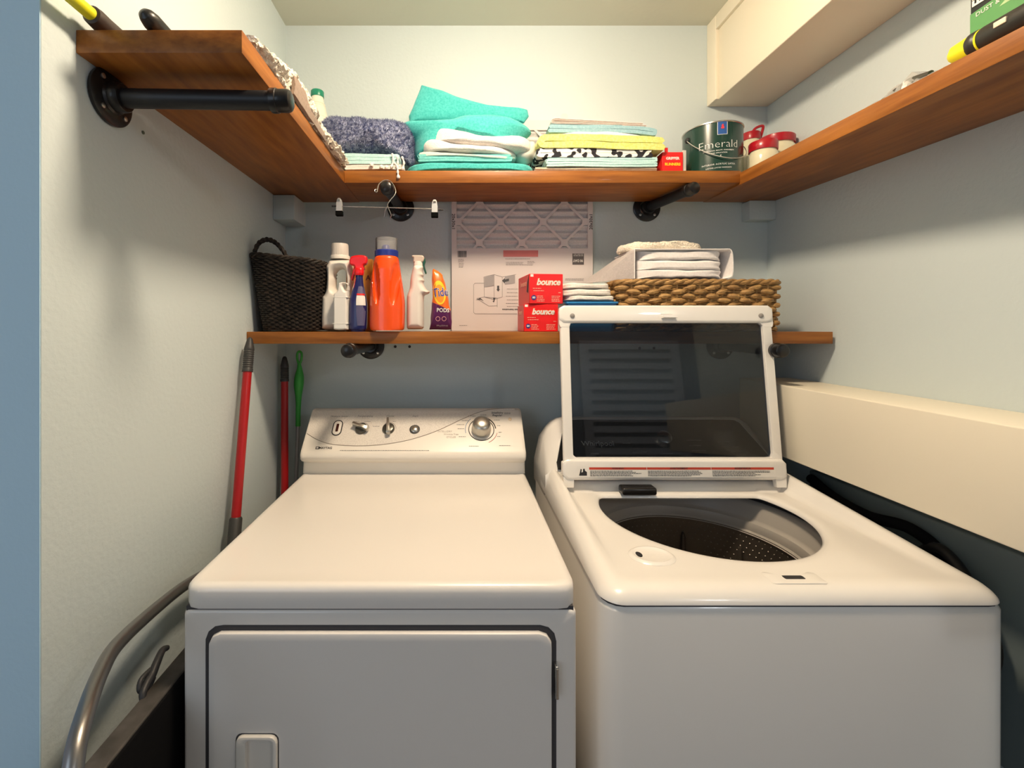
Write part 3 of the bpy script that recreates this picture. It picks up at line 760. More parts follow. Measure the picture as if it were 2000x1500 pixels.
f0 = [(0.004, .15), (.026, .15), (.026, .5), (.021, .62), (.020, .82), (.016, .8), (.015, .5), (.011, .45), (.012, .75), (.009, .8), (.007, .5)]
poly(bm, [lp(u0+a, v0+dv*b, .0083) for a, b in f0])
obj('label_print', bm, M_ink, lbar, smooth=False)
for i, s in enumerate(('WARNING', 'AVERTISSEMENT', 'ADVERTENCIA')):
    text('label_text', s, dv*.24, lp((px_[i]+px_[i+1])/2, v0+dv*.84, .0084), M_ink, lbar, yd=LV, bold=.0001)
# faint print on the deck by the hinge
bm = B()
for (px, py, w_, h_) in ((1560, 961, .012, .010), (1571, 965, .016, .008)):
    c = onz(px, py, WD+.0260 if 0 else WD+.0012); poly(bm, [c, c+Vector((w_, 0, 0)), c+Vector((w_+.003, h_, 0)), c+Vector((.003, h_, 0))])
lines(bm, onz(1537, 950, WD+.0012), (1, -.25, 0), (.3, 1, 0), .035, 4, .007, .0015, 81)
obj('deck_print', bm, M_grey, wa, smooth=False)

# ================================================================ things on the upper shelf
US = UT+.0006
C_tq = cloth('turquoise terry', (.055, .46, .44), (.10, .56, .54), bs=480, bump=.8)
C_tq2 = cloth('teal cotton', (.14, .50, .48), (.20, .58, .56))
C_wh = cloth('white terry', (.80, .76, .72), (.88, .85, .81), bs=420, bump=.8)
C_aq = cloth('pale aqua cloth', (.42, .68, .68), (.52, .76, .75))
C_blue = cloth('slate blue cloth', (.25, .44, .50), (.33, .52, .57))
C_yel = cloth('lime yellow towel', (.62, .63, .15), (.74, .74, .28))
C_cream = cloth('cream shaggy cloth', (.80, .72, .58), (.92, .86, .74), bs=190, bump=1, bd=.006)
C_tan = cloth('tan cloth', (.55, .42, .30), (.62, .50, .38))
C_taupe = cloth('taupe backing', (.24, .17, .125), (.30, .22, .17))
C_pink = cloth('off white cotton', (.80, .72, .66), (.86, .79, .74))
C_brown = cloth('brown edged cotton', (.26, .20, .17), (.34, .27, .23))
def cl_points(l, Y): return [(X(a, Y), Z(b, Y)) for a, b in l]

# navy shaggy towel, rolled
C_navy = mat('slate navy shag', (.10, .12, .24), .95, col2=(.40, .43, .58), cscale=95, spec=.1, contrast=(.38, .62))
Yn = 1.455
bm = B()
ol = cl_points([(622, 262), (634, 230), (690, 231), (750, 234), (790, 241), (806, 262), (803, 290), (806, 314), (790, 311), (755, 301), (700, 298), (648, 301), (628, 292)], Yn-.03)
puff(bm, ol, Yn, .075, exp=2.6, rg=30, n=9, amp=.006, f=22, seed=3)
R = random.Random(5); base = [(f.calc_center_median(), f.normal.copy(), f.calc_area()) for f in bm.faces if f.calc_center_median().y < Yn+.02]
bm.normal_update(); base = [(f.calc_center_median(), f.normal.copy(), f.calc_area()) for f in bm.faces if f.calc_center_median().y < Yn+.02]
cc = Vector((X(715, Yn), Yn, Z(268, Yn)))
for c, nrm, a in base:
    if nrm.dot(c-cc) < 0: nrm = -nrm
    for _ in range(max(1, int(a/7e-6))):
        p = c+Vector((R.uniform(-1, 1), R.uniform(-1, 1), R.uniform(-1, 1)))*a**.5*.6
        d = (nrm+Vector((R.gauss(0, .5), R.gauss(0, .5), R.gauss(0, .5)))).normalized(); t = d.orthogonal().normalized()*.0011; q = d.cross(t)
        tip = bm.verts.new(p+d*R.uniform(.004, .0105)); b3 = [bm.verts.new(p+t), bm.verts.new(p-t*.5+q*.87), bm.verts.new(p-t*.5-q*.87)]
        for i in range(3): bm.faces.new((b3[i], b3[(i+1) % 3], tip))
single('bath_towel', bm, C_navy, 'dark slate-blue shaggy towel rolled up at the left end of the shelf', 'towel', smooth=False)
# light blue folded towels with tassels underneath
def folded(name, m, label, px0, px1, py0, py1, Yf, depth, layers, axis='y', start=0, wob=.003, seed=1, th=None, lean=0, group=None, zf=None, category='towel', f=9, ragged=.004):
    x0, x1, z1, z0 = X(px0, Yf), X(px1, Yf), Z(py0, Yf), Z(py1, Yf)
    bm = B(); h = z1-z0
    if axis == 'y': sheet(bm, fold(x0, x1, z0, h, layers, start, ragged, seed), th or h/layers*.92, Yf, Yf+depth, 'y', wob=wob, seed=seed, zf=zf, f=f)
    else: sheet(bm, fold(Yf, Yf+depth, z0, h, layers, start, ragged, seed), th or h/layers*.92, x0, x1, 'x', nt=40, wob=wob, seed=seed, zf=zf, f=f)
    zmin = min(v.co.z for v in bm.verts)
    if zmin < US and z0 < US+.02 and z0 > UT-.01:
        for v in bm.verts:
            if v.co.z < US: v.co.z = US
    return single(name, bm, m, label, category, group)
folded('hand_towel', C_pink, 'off-white tasselled towel, lowest of the pile under the rolled navy towel', 672, 786, 321, 331, 1.385, .17, 2, 'y', 0, .002, 11)
folded('hand_towel', C_aq, 'pale aqua folded towel directly under the rolled navy towel', 655, 778, 300, 320.5, 1.383, .17, 3, 'y', 1, .0035, 12)
ts = thing('tassel_trim', P(782, 333, 1.372), 'white knotted tassels hanging over the shelf edge from the aqua towel', 'tassels')
for i, pts in enumerate(([(766, 300), (768, 312), (765, 325)], [(776, 305), (777, 318), (774, 329)], [(785, 306), (789, 318), (787, 329)], [(770, 318), (776, 326), (777, 338), (778, 345)])):
    Y = 1.374 if i < 3 else 1.3655; q = cat([P(a, b, Y) for a, b in pts], 6)
    bm = B(); tube(bm, q, [.0030+.0010*math.sin(k*1.3) for k in range(len(q))], 8)
    e = q[-1]; lathe(bm, [(.001, e.z-.0065), (.0045, e.z-.005), (.0058, e.z-.001), (.0042, e.z+.003), (.001, e.z+.005)], (e.x, e.y, 0), 10)
    obj('tassel', bm, C_wh, ts)
for i, (a, b) in enumerate(((726, 322), (745, 326), (755, 327))):
    bm = B(); c = P(a, b, 1.378); lathe(bm, [(.001, -.007), (.005, -.005), (.0065, 0), (.004, .005), (.001, .007)], c, 10); obj('tassel_knot', bm, C_wh, ts)

# stack with the big turquoise towel
bm = B(); puff(bm, cl_points([(791, 326), (794, 317), (830, 315), (900, 316), (980, 316), (1035, 315), (1047, 319), (1048, 328), (1040, 333), (980, 333.5), (900, 333), (820, 333.5), (795, 333)], 1.385), 1.462, .080, exp=6, rg=14, amp=.002, f=18, seed=21, fine=.0006)
for v in bm.verts: v.co.z = max(v.co.z, US)
single('bath_towel', bm, C_tq, 'turquoise terry towel at the bottom of the middle pile, on the shelf', 'towel')
folded('hand_towel', C_tq2, 'teal towel with a pale grey edge under the white towels', 816, 1000, 301, 315, 1.392, .16, 3, 'y', 0, .002, 22)
bm = B(); puff(bm, cl_points([(818, 300), (824, 294), (870, 296), (930, 300), (1001, 304), (1003, 308), (990, 309), (930, 306), (860, 302), (824, 303)], 1.386), 1.40, .012, rg=6, amp=.001, f=30, n=4)
single('face_cloth', bm, cloth('pale grey green cloth', (.52, .62, .56)), 'pale grey-green thin cloth lying just below the white towels', 'cloth')
bm = B(); puff(bm, cl_points([(821, 275), (828, 267), (838, 272), (900, 281), (960, 286), (1008, 290), (1012, 300), (990, 303), (930, 298), (870, 294), (832, 295), (822, 288)], 1.39), 1.455, .072, exp=5, rg=14, amp=.003, f=18, seed=23, fine=.0006)
single('hand_towel', bm, C_wh, 'white terry towel, lower of the two white ones in the middle pile', 'towel')
bm = B(); puff(bm, cl_points([(838, 268), (843, 246), (858, 247), (900, 255), (935, 262), (985, 268), (1015, 270), (1022, 264), (1040, 266), (1044, 276), (1040, 289), (1012, 292), (960, 286), (905, 281), (858, 276), (840, 275)], 1.385), 1.455, .078, exp=5, rg=14, amp=.003, f=18, seed=24, fine=.0006)
single('hand_towel', bm, C_wh, 'white terry towel, upper one right under the turquoise towel', 'towel')
tq = thing('bath_towel', P(910, 280, 1.45), 'big bunched turquoise towel crowning the middle pile with a raised flap', 'towel')
bm = B(); puff(bm, cl_points([(775, 228), (784, 222), (820, 227), (870, 219), (925, 208), (965, 207), (1000, 212), (1030, 224), (1045, 236), (1040, 246), (1022, 262), (1012, 273), (985, 270), (940, 263), (900, 255), (860, 248), (843, 246), (838, 258), (836, 268), (825, 268), (818, 292), (806, 292), (803, 262), (788, 246)], 1.395), 1.480, .086, exp=2.7, rg=26, amp=.006, f=16, seed=25, fine=.0007, n=8)
obj('folded_body', bm, C_tq, tq)
bm = B(); puff(bm, cl_points([(798, 222), (806, 205), (815, 178), (821, 162), (832, 165), (858, 172), (890, 184), (935, 198), (970, 206), (1033, 210), (1035, 222), (1025, 236), (960, 240), (880, 238), (800, 236)], 1.47), 1.49, .028, exp=3, rg=16, amp=.004, f=13, seed=26, fine=.0007, smooth=False, n=6)
obj('raised_flap', bm, C_tq, tq)
bm = B(); puff(bm, cl_points([(1008, 300), (1018, 276), (1044, 272), (1050, 290), (1046, 306), (1030, 314), (1012, 312)], 1.42), 1.455, .04, exp=3, rg=10, amp=.006, f=30, seed=27)
single('plastic_bag', bm, mat('milky plastic film', (.62, .62, .56), .25, bump=.3, bscale=40, bdist=.004), 'crumpled milky plastic bag wedged between the two towel stacks', 'bag')

# second stack
folded('tea_towel', C_tan, 'tan and off-white cloth at the very bottom of the right towel stack', 1046, 1284, 325, 333, 1.388, .17, 1, 'x', 0, .002, 31, th=.0115)
folded('bath_towel', C_aq, 'pale aqua towel folded in many layers, second from bottom of right stack', 1066, 1282, 306, 325, 1.386, .16, 4, 'y', 0, .003, 32, th=.0064)
# black and white patterned towel
mb = bpy.data.materials.new('black blotch print on white cotton'); mb.use_nodes = True; nt = mb.node_tree; pb = nt.nodes['Principled BSDF']; pb.inputs['Roughness'].default_value = .9
vo = nt.nodes.new('ShaderNodeTexNoise'); vo.inputs['Scale'].default_value = 62; vo.inputs['Detail'].default_value = 0; tc = nt.nodes.new('ShaderNodeTexCoord'); nt.links.new(tc.outputs['Object'], vo.inputs['Vector'])
rp = nt.nodes.new('ShaderNodeValToRGB'); rp.color_ramp.interpolation = 'CONSTANT'; rp.color_ramp.elements[0].color = (.015, .015, .02, 1); rp.color_ramp.elements[1].position = .47; rp.color_ramp.elements[1].color = (.78, .76, .72, 1)
nt.links.new(vo.outputs[0], rp.inputs[0]); nt.links.new(rp.outputs[0], pb.inputs['Base Color'])
folded('bath_towel', mb, 'white towel with black blotch print in the middle of the right stack', 1050, 1276, 290, 307, 1.384, .17, 2, 'y', 1, .003, 33)
folded('bath_towel', C_wh, 'plain white towel slipped beneath the lime yellow towel at its right', 1150, 1296, 280, 291, 1.382, .17, 1, 'x', 0, .003, 34, th=.014)
folded('bath_towel', C_yel, 'lime yellow towel folded thick in the right stack', 1056, 1302, 262, 289, 1.380, .17, 2, 'y', 1, .004, 35, zf=lambda x, y: -.011*max(0, (x-.45)/.2))
bm = B(); puff(bm, cl_points([(1066, 262), (1080, 254), (1140, 253), (1210, 252), (1283, 262), (1290, 270), (1240, 264), (1160, 263), (1090, 266), (1070, 268)], 1.384), 1.46, .075, exp=5, rg=10, amp=.002, f=18, seed=36)
single('hand_towel', bm, C_wh, 'thin white towel lying on top of the lime yellow one', 'towel')
folded('hand_towel', C_blue, 'dusty slate-blue towel near the top of the right stack', 1070, 1282, 243, 258, 1.386, .16, 2, 'y', 0, .003, 37, zf=lambda x, y: -.012*max(0, (x-.45)/.17)**2)
tw = thing('tea_towel', P(1165, 243, 1.46), 'off-white tea towel with dark brown edges topping the right stack', 'towel')
zf_ = lambda x, y: -.006*max(0, (x-.35)/.2)
for a, m_, dz in ((0, C_brown, 0),):
    x0, x1, z1, z0 = X(1078, 1.386), X(1262, 1.386), Z(231.5, 1.386), Z(242.5, 1.386)
    pth = [(x1, z0+.003), ((x0+x1)/2, z0+.0035), (x0+.02, z0+.0035), (x0, z0+.010), (x0+.015, z1-.001), (x0+.05, z1-.004), ((x0+x1)/2, z0+.0115), (x1-.01, z0+.009)]
    bm = B(); sheet(bm, pth, .0048, 1.387, 1.55, 'y', nm=8, wob=.002, seed=38, zf=zf_); obj('folded_cloth', bm, C_pink, tw)
    bm = B(); sheet(bm, pth, .0019, 1.3862, 1.3885, 'y', nt=1, nm=8, wob=.002, seed=38, zf=zf_); obj('dark_edge', bm, C_brown, tw)

# red box of gripper runners
gb = thing('small_carton', P(1314, 333, 1.42), 'small red carton with white and yellow lettering beside the paint can', 'box')
Yg = 1.395; gx0_, gx1_, gzt = X(1293.5, Yg), X(1334, Yg), Z(297, Yg)
bm = B(); box(bm, gx0_, gx1_, Yg, Yg+.05, US, gzt, .0008, 1); obj('carton', bm, mat('red card', (.72, .012, .012), .45), gb)
bm = B(); box(bm, X(1299, Yg), X(1305, Yg), Yg+.002, Yg+.004, gzt-.001, Z(288, Yg)); obj('hang_tab', bm, MATS['red card'], gb)
text('carton_text', 'GRIPPER', .0115, ((gx0_+gx1_)/2, Yg-.0003, Z(309.5, Yg)), M_paper, gb, bold=.0004, sx=.98)
text('carton_text', 'RUNNERS', .0115, ((gx0_+gx1_)/2, Yg-.0003, Z(321, Yg)), mat('yellow ink', (.85, .65, .02), .5), gb, bold=.0004, sx=.96)
bm = B(); box(bm, X(1335, Yg), X(1342, Yg), Yg+.005, Yg+.03, US, Z(292, Yg), .0008, 1); single('paint_card', bm, mat('grey card', (.55, .52, .48), .6), 'narrow grey card standing between red carton and paint can', 'card')

# paint can
PC = (.8335, 1.463); PR = .0875; PZ0, PZ1 = US, .641
pc = thing('paint_can', (PC[0], PC[1], PZ0), 'dark green paint can with white lettering and wire handle', 'paint can')
M_can = mat('dark green can', (.008, .040, .028), .25, coat=.4)
bm = B(); lathe(bm, [(PR-.004, PZ0), (PR, PZ0+.002), (PR, PZ1-.004)], (*PC, 0), 72); obj('can_body', bm, M_can, pc)
bm = B(); lathe(bm, [(PR, PZ1-.0045), (PR+.002, PZ1-.003), (PR+.002, PZ1), (PR-.001, PZ1+.0015), (PR-.005, PZ1), (PR-.007, PZ1-.005), (.01, PZ1-.005)], (*PC, 0), 72); obj('can_rim', bm, M_chrome, pc)
def canp(px, py, off=.0008):
    dx = (px-VX)/F; a = dx*dx+1; b = -2*(dx*PC[0]+PC[1]); c = PC[0]**2+PC[1]**2-(PR+off)**2
    Y = (-b-math.sqrt(b*b-4*a*c))/(2*a); return Vector((dx*Y, Y, (VY-py)*Y/F))
def canang(px, py=280): p = canp(px, py); return math.atan2(p.x-PC[0], PC[1]-p.y), p.z
def cantext(s, px, py, size, m, sx=1, bold=0, sp=1):
    a, z = canang(px, py); return text('can_text', s, size, (0, 0, z), m, pc, sx=sx, bold=bold, wrap=(PC[0], PC[1], PR, a), spacing=sp)
M_cw = mat('white can print', (.82, .82, .80), .4)
cantext('Emerald', 1405, 281, .0345, M_cw, sx=1.05, bold=-.0007)
cantext('EXCEPTIONAL BEAUTY, WASHABILITY', 1405, 293, .0052, M_cw); cantext('AND APPLICATION', 1405, 298, .0052, M_cw)
cantext('INTERIOR ACRYLIC LATEX', 1405, 320, .0068, M_cw, sx=1.05, sp=1.15); cantext('LIFETIME LIMITED WARRANTY', 1405, 327, .0050, M_cw, sp=1.1)
cantext('E', 1408, 304, .009, M_cw)
def patch(px0, px1, py0, py1, m, name, off=.0006, n=10):
    bm = B(); rows = []
    for py in (py1, py0): rows.append([canp(px0+(px1-px0)*k/n, py, off) for k in range(n+1)])
    z0_, z1_ = sum(p.z for p in rows[0])/(n+1), sum(p.z for p in rows[1])/(n+1)
    for k in range(n): poly(bm, [Vector((rows[0][k].x, rows[0][k].y, z0_)), Vector((rows[0][k+1].x, rows[0][k+1].y, z0_)), Vector((rows[0][k+1].x, rows[0][k+1].y, z1_)), Vector((rows[0][k].x, rows[0][k].y, z1_))])
    return obj(name, bm, m, pc)
patch(1401, 1421, 236.5, 262.5, M_cw, 'label_border', .0005); patch(1402, 1420, 237.5, 261.5, mat('label blue', (.02, .09, .32), .4), 'logo_label', .0009)
a, z = canang(1411, 246)
bm = B(); Rr = PR+.0016
def cp2(u, v): return Vector((PC[0]+Rr*math.sin(a+u/PR), PC[1]-Rr*math.cos(a+u/PR), z+v))
poly(bm, [cp2(-.0035, -.008), cp2(.0045, -.008), cp2(.0055, -.003), cp2(.003, 0), (cp2(.0035, .004)), cp2(.001, .007), cp2(-.001, .004), cp2(-.0035, .001), cp2(-.001, -.001), cp2(-.004, -.004)])
obj('logo_mark', bm, mat('logo red', (.7, .04, .05), .4), pc, smooth=False)
cantext('SHERWIN', 1411, 254.5, .0052, M_cw); cantext('WILLIAMS', 1411, 259, .0052, M_cw)
# handle: ear and bail
e1 = canp(1342, 275, .002)
ang1 = math.atan2(e1.x-PC[0], PC[1]-e1.y); ez = e1.z
bm = B(); bmc = Vector((PC[0]+(PR+.003)*math.sin(ang1), PC[1]-(PR+.003)*math.cos(ang1), ez)); n_ = Vector((math.sin(ang1), -math.cos(ang1), 0)); tube(bm, [bmc-n_*.004, bmc+n_*.001, bmc+n_*.004], [.009, .009, .005], 18); obj('handle_ear', bm, M_ink, pc)
bm = B(); hp = []
for k in range(33):
    t = k/32; an = ang1+t*PI*.96; sag = -.088*math.sin(PI*t); r_ = PR+.005+.004*math.sin(PI*t)
    hp.append(Vector((PC[0]+r_*math.sin(an), PC[1]-r_*math.cos(an), ez+sag)))
tube(bm, hp, .0014, 8); obj('wire_handle', bm, mat('galvanised wire', (.55, .54, .5), .4, metal=.5), pc)

# jars with red lids
M_rlid = mat('dark red plastic', (.42, .008, .018), .3, coat=.3)
m = mat('cream filling', (.80, .74, .55), .6, bump=.3, bscale=60, bdist=.003)
M_jar = mat('jar full of cream powder', (.74, .70, .50), .15, coat=.5)
def jar(cx, cy, rr, z1, lid_h, label, loop=False):
    t = thing('jar', (cx, cy, US), label, 'jar', 'jars with red lids on the shelf corner')
    z0 = US; zb = z1-lid_h
    bm = B(); lathe(bm, [(rr*.8, z0), (rr*.97, z0+.004), (rr, z0+.01), (rr, zb-.022), (rr*.95, zb-.010), (rr*.86, zb-.003), (rr*.86, zb)], (cx, cy, 0), 48); obj('jar_body', bm, M_jar, t)
    bm = B(); lathe(bm, [(rr*.5, z0+.004), (rr*.93, z0+.008), (rr*.94, zb-.030), (rr*.85, zb-.018), (rr*.3, zb-.014)], (cx, cy, 0), 48); obj('contents', bm, m, t)
    bm = B(); pr = []
    L_ = []
    for r_, h in ((.93, 0), (.95, .06), (.95, .9), (.90, 1), (.80, 1), (.78, .9), (.01, .9)):
        L_.append([Vector((cx+math.cos(2*PI*k/96)*rr*(r_-(.012 if k % 2 and .05 < h < .95 and r_ > .9 else 0)), cy+math.sin(2*PI*k/96)*rr*(r_-(.012 if k % 2 and .05 < h < .95 and r_ > .9 else 0)), zb+lid_h*h)) for k in range(96)])
    rings(bm, L_); l = obj('lid', bm, M_rlid, t)
    if loop:
        bm = B(); q = cat([Vector((cx-rr*.2, cy-.01, zb+lid_h*.8)), Vector((cx+rr*.3, cy-.012, z1+.014)), Vector((cx+rr*1.05, cy-.014, z1+.020)), Vector((cx+rr*1.0, cy-.012, z1-.001)), Vector((cx+rr*.85, cy-.01, z1-lid_h*.7))], 6); tube(bm, q, .0045, 8); obj('lid_handle', bm, M_rlid, l)
jar(.9615, 1.405, .0420, Z(268, 1.363), .028, 'small red-lidded jar of cream contents directly right of the paint can')
jar(1.0535, 1.475, .0550, Z(255, 1.42), .026, 'wide red-lidded jar in the back right corner of the shelf')
jar(X(1467, 1.562), 1.562, .030, Z(253, 1.53), .026, 'red-lidded jar with a loop handle, behind the paint can', True)

# white bottle with green cap at the left
Yb = 1.47
bt = thing('bottle', (X(618, Yb), Yb, US), 'ribbed white bottle with green cap behind the rolled navy towel', 'bottle')
bm = B(); cx = X(620, Yb); zt = Z(191, Yb)
pr = [(.030, US), (.034, US+.004), (.0345, zt-.075)]
for k in range(8): pr += [(.0335-.0012*k, zt-.072+k*.007), (.0345-.0018*k, zt-.069+k*.007)]
pr += [(.020, zt-.008), (.019, zt)]
lathe(bm, pr, (cx, Yb, 0), 48); obj('bottle_body', bm, mat('ivory plastic', (.80, .76, .62), .4), bt)
bm = B(); lathe(bm, [(.0205, zt), (.021, zt+.002), (.021, zt+.019), (.0195, zt+.021), (.001, zt+.021)], (cx, Yb, 0), 40); obj('cap', bm, mat('green cap', (.01, .22, .13), .35), bt)

# cream mat and tan towel on the left arm
cm = thing('bath_mat', (-.44, 1.0, US), 'cream shaggy bath mat folded along the left shelf arm', 'mat')
def bump_(y): return .012+.048*math.exp(-((y-.97)/.11)**2)+.008*math.exp(-((y-1.22)/.06)**2)
bm = B(); rs = []
NY = 120
for j in range(NY+1):
    y = .76+(1.335-.76)*j/NY; h = bump_(y); 
    e = -.352+.004*math.sin(y*31)+(.012 if y > 1.15 else 0)
    prof = [(-.465, US+.001), (-.40, US+.001), (e-.004, US+.001), (e+.002, US+h*.35), (e+.010, US+h*.72), (e+.006, US+h*1.02), (e-.035, US+h*1.02), (-.43, US+h*.8), (-.465, US+h*.5), (-.472, US+.008)]
    q = cat([Vector((a, y, b)) for a, b in prof], 5, True)
    rs.append([v+nz(v, 120, 2)*.0065+nz(v, 30, 3)*.004 for v in q])
rings(bm, rs)
for v in bm.verts: v.co.z = max(v.co.z, US)
obj('shaggy_top', bm, C_cream, cm)
bm = B(); rs = []
for j in range(31):
    y = .93+.42*j/30; h = bump_(y)
    q = [Vector((a, y, b)) for a, b in ((-.3500, US+.0012), (-.3440, US-.001+h*.10), (-.3405, US+h*.45), (-.3425, US+h*.82), (-.3465, US+h*.80), (-.3480, US+h*.4))]
    rs.append([v+nz(v, 24, 5)*.0022 for v in q])
rings(bm, rs); obj('tan_backing', bm, C_taupe, cm)
# loose corner of the mat hanging at the inner corner of the shelf
bm = B()
q = cat([P(612, 235, 1.27), P(622, 240, 1.262), P(634, 256, 1.255), (P(644, 272, 1.27)), P(654, 284, 1.29), P(648, 291, 1.30), P(636, 278, 1.29), P(626, 262, 1.29), P(616, 250, 1.29)], 5)
tube(bm, q, [.0058+.0018*math.sin(k*2.1) for k in range(len(q))], 8); jitter(bm, .0025, 150, 4); obj('rolled_edge', bm, C_cream, cm)

# poles lying on the left arm
M_yel = mat('yellow plastic', (.78, .74, .02), .35)
M_brn = mat('dark brown rubber grip', (.045, .030, .024), .5)
pt = thing('extension_pole', (-.588, .90, US), 'yellow pole with brown grip poking over the left shelf end', 'pole')
zc = US+.0165; 
bm = B(); tube(bm, [(-.5900, .655, zc+.003), (-.5900, .66, zc+.003), (-.588, .715, zc+.002), (-.588, .74, zc+.002)], [.0075, .0095, .0105, .0105], 20); obj('pole_end', bm, M_yel, pt)
bm = B(); tube(bm, [(-.588, .712, zc+.002), (-.588, .714, zc+.002), (-.588, .722, zc+.002), (-.588, .74, zc), (-.588, .90, zc), (-.588, 1.20, zc)], [.011, .0145, .0155, .0160, .0160, .0145], 24); obj('grip', bm, M_brn, pt)
bm = B(); tube(bm, [(-.500, .706, zc+.001), (-.500, .709, zc), (-.500, .716, zc), (-.500, .727, zc-.001), (-.500, .76, zc-.002), (-.500, 1.1, zc-.002)], [.003, .009, .0125, .0148, .0142, .0125], 24)
single('tool_handle', bm, mat('black rubber grip', (.014, .013, .012), .35), 'rounded black handle end lying on the left shelf arm beside the yellow pole', 'handle')

# right arm: plastic bag of hardware, black and yellow tool, packet
def rz(y): return UT-.025*max(0, (1.37-y)/.7)+.0004
M_film = bpy.data.materials.new('clear plastic film'); M_film.use_nodes = True; nt = M_film.node_tree; N_ = nt.nodes; N_.clear()
t_ = N_.new('ShaderNodeBsdfTransparent'); g_ = N_.new('ShaderNodeBsdfGlossy'); g_.inputs['Roughness'].default_value = .1; d_ = N_.new('ShaderNodeBsdfDiffuse'); d_.inputs[0].default_value = (.85, .85, .85, 1)
a_ = N_.new('ShaderNodeMixShader'); a_.inputs[0].default_value = .30; b_ = N_.new('ShaderNodeMixShader'); b_.inputs[0].default_value = .30; o_ = N_.new('ShaderNodeOutputMaterial')
nt.links.new(t_.outputs[0], a_.inputs[1]); nt.links.new(d_.outputs[0], a_.inputs[2]); nt.links.new(a_.outputs[0], b_.inputs[1]); nt.links.new(g_.outputs[0], b_.inputs[2]); nt.links.new(b_.outputs[0], o_.inputs[0])
hb = thing('plastic_bag', (.90, .89, rz(.9)), 'clear plastic bag with dark metal pieces on the right shelf arm', 'bag')
rr_ = random.Random(9)
bm = B(); rs = []
for j in range(27):
    y = .795+.17*j/26; hh = .012+.022*math.exp(-((y-.885)/.035)**2)+.004*math.sin(j*1.1); zb = rz(y)
    rs.append([Vector((.862+.014+a+rr_.uniform(-.003, .003), y, max(zb+.0006, zb+b*hh+rr_.uniform(-.0022, .0022)))) for a, b in ((0, .1), (.006, .5), (.02, 1), (.045, 1.05), (.07, .9), (.09, .4), (.09, .05), (.04, .05))])
rings(bm, rs); obj('film', bm, M_film, hb, smooth=False)
bm = B(); tube(bm, [(.892, .84, rz(.84)+.015), (.897, .88, rz(.88)+.021), (.895, .92, rz(.92)+.013)], [.006, .009, .007], 10); obj('metal_piece', bm, M_pewter, hb)
bm = B(); tube(bm, [(.888, .86, rz(.86)+.010), (.886, .90, rz(.90)+.012), (.890, .935, rz(.935)+.008)], [.005, .006, .004], 10); obj('metal_piece', bm, M_pewter, hb)
hb2 = thing('hand_tool', (.885, .75, rz(.75)), 'black handled tool with a bright yellow rounded tip on the right shelf arm', 'tool')
zt_ = rz(.74)+.0235; ax = .8905
bm = B(); tube(bm, [(ax, .804, zt_-.003), (ax, .800, zt_-.002), (ax, .792, zt_), (ax, .775, zt_), (ax, .755, zt_)], [.004, .013, .019, .0205, .021], 28); jitter(bm, .0012, 400, 2); obj('tip', bm, M_yel, hb2)
bm = B(); tube(bm, [(ax, .768, zt_), (ax, .764, zt_), (ax, .755, zt_), (ax, .752, zt_), (ax, .748, zt_), (ax, .745, zt_), (ax, .70, zt_+.001), (ax, .60, zt_+.003), (ax, .58, zt_+.003)], [.0205, .0228, .0228, .0210, .0210, .0225, .0220, .0220, .015], 28); hd = obj('handle', bm, mat('black tool plastic', (.02, .018, .015), .4), hb2)
bm = B(); tube(bm, [(ax, .7525, zt_), (ax, .7495, zt_)], .0217, 28); obj('yellow_ring', bm, M_yel, hd)
bm = B(); box(bm, ax-.024, ax-.0195, .705, .722, zt_+.000, zt_+.009, .001); obj('emblem', bm, mat('cream print', (.75, .68, .5), .5), hd)
pk = thing('packet', (.96, .72, rz(.8)), 'black and green packet with upright lettering standing on the right shelf arm', 'packet')
fx = .930; zb = rz(.8)
yA, yB = .588, .809
bm = B(); box(bm, fx, fx+.035, yA, yB, rz(.6)+.012, .72, .001, 1); obj('packet_body', bm, mat('black card', (.014, .015, .016), .4), pk)
M_pg = mat('green card', (.10, .30, .10), .45); M_pg2 = mat('light green card', (.42, .58, .30), .45)
bm = B(); f_ = fx-.0004; zg = .5715
poly(bm, [(f_, yB, rz(.6)+.012), (f_, yA, rz(.6)+.012), (f_, yA, zg+.018), (f_, yB, zg-.004)]); obj('green_band', bm, M_pg, pk, smooth=False)
bm = B(); f_ = fx-.0008
poly(bm, [(f_, .765, zg-.02), (f_, yA, zg-.02), (f_, yA, zg+.017), (f_, .735, zg+.002)]); obj('light_band', bm, M_pg2, pk, smooth=False)
text('packet_text', 'FR', .025, (fx-.001, .795, .5775), M_paper, pk, xd=(0, 0, 1), yd=(0, 1, 0), bold=.0007, align='LEFT')
text('packet_text', 'P', .030, (fx-.001, .70, .615), M_paper, pk, xd=(0, 0, 1), yd=(0, 1, 0), bold=.0006) if 0 else None
text('packet_text', 'DUST &', .0105, (fx-.001, .800, zg-.011), M_paper, pk, xd=(0, -1, 0.06), yd=(0, 0.06, 1), align='LEFT')
text('packet_text', 'OLOR', .010, (fx-.001, .800, zg-.026), M_paper, pk, xd=(0, -1, 0.06), yd=(0, 0.06, 1), align='LEFT') if 0 else None

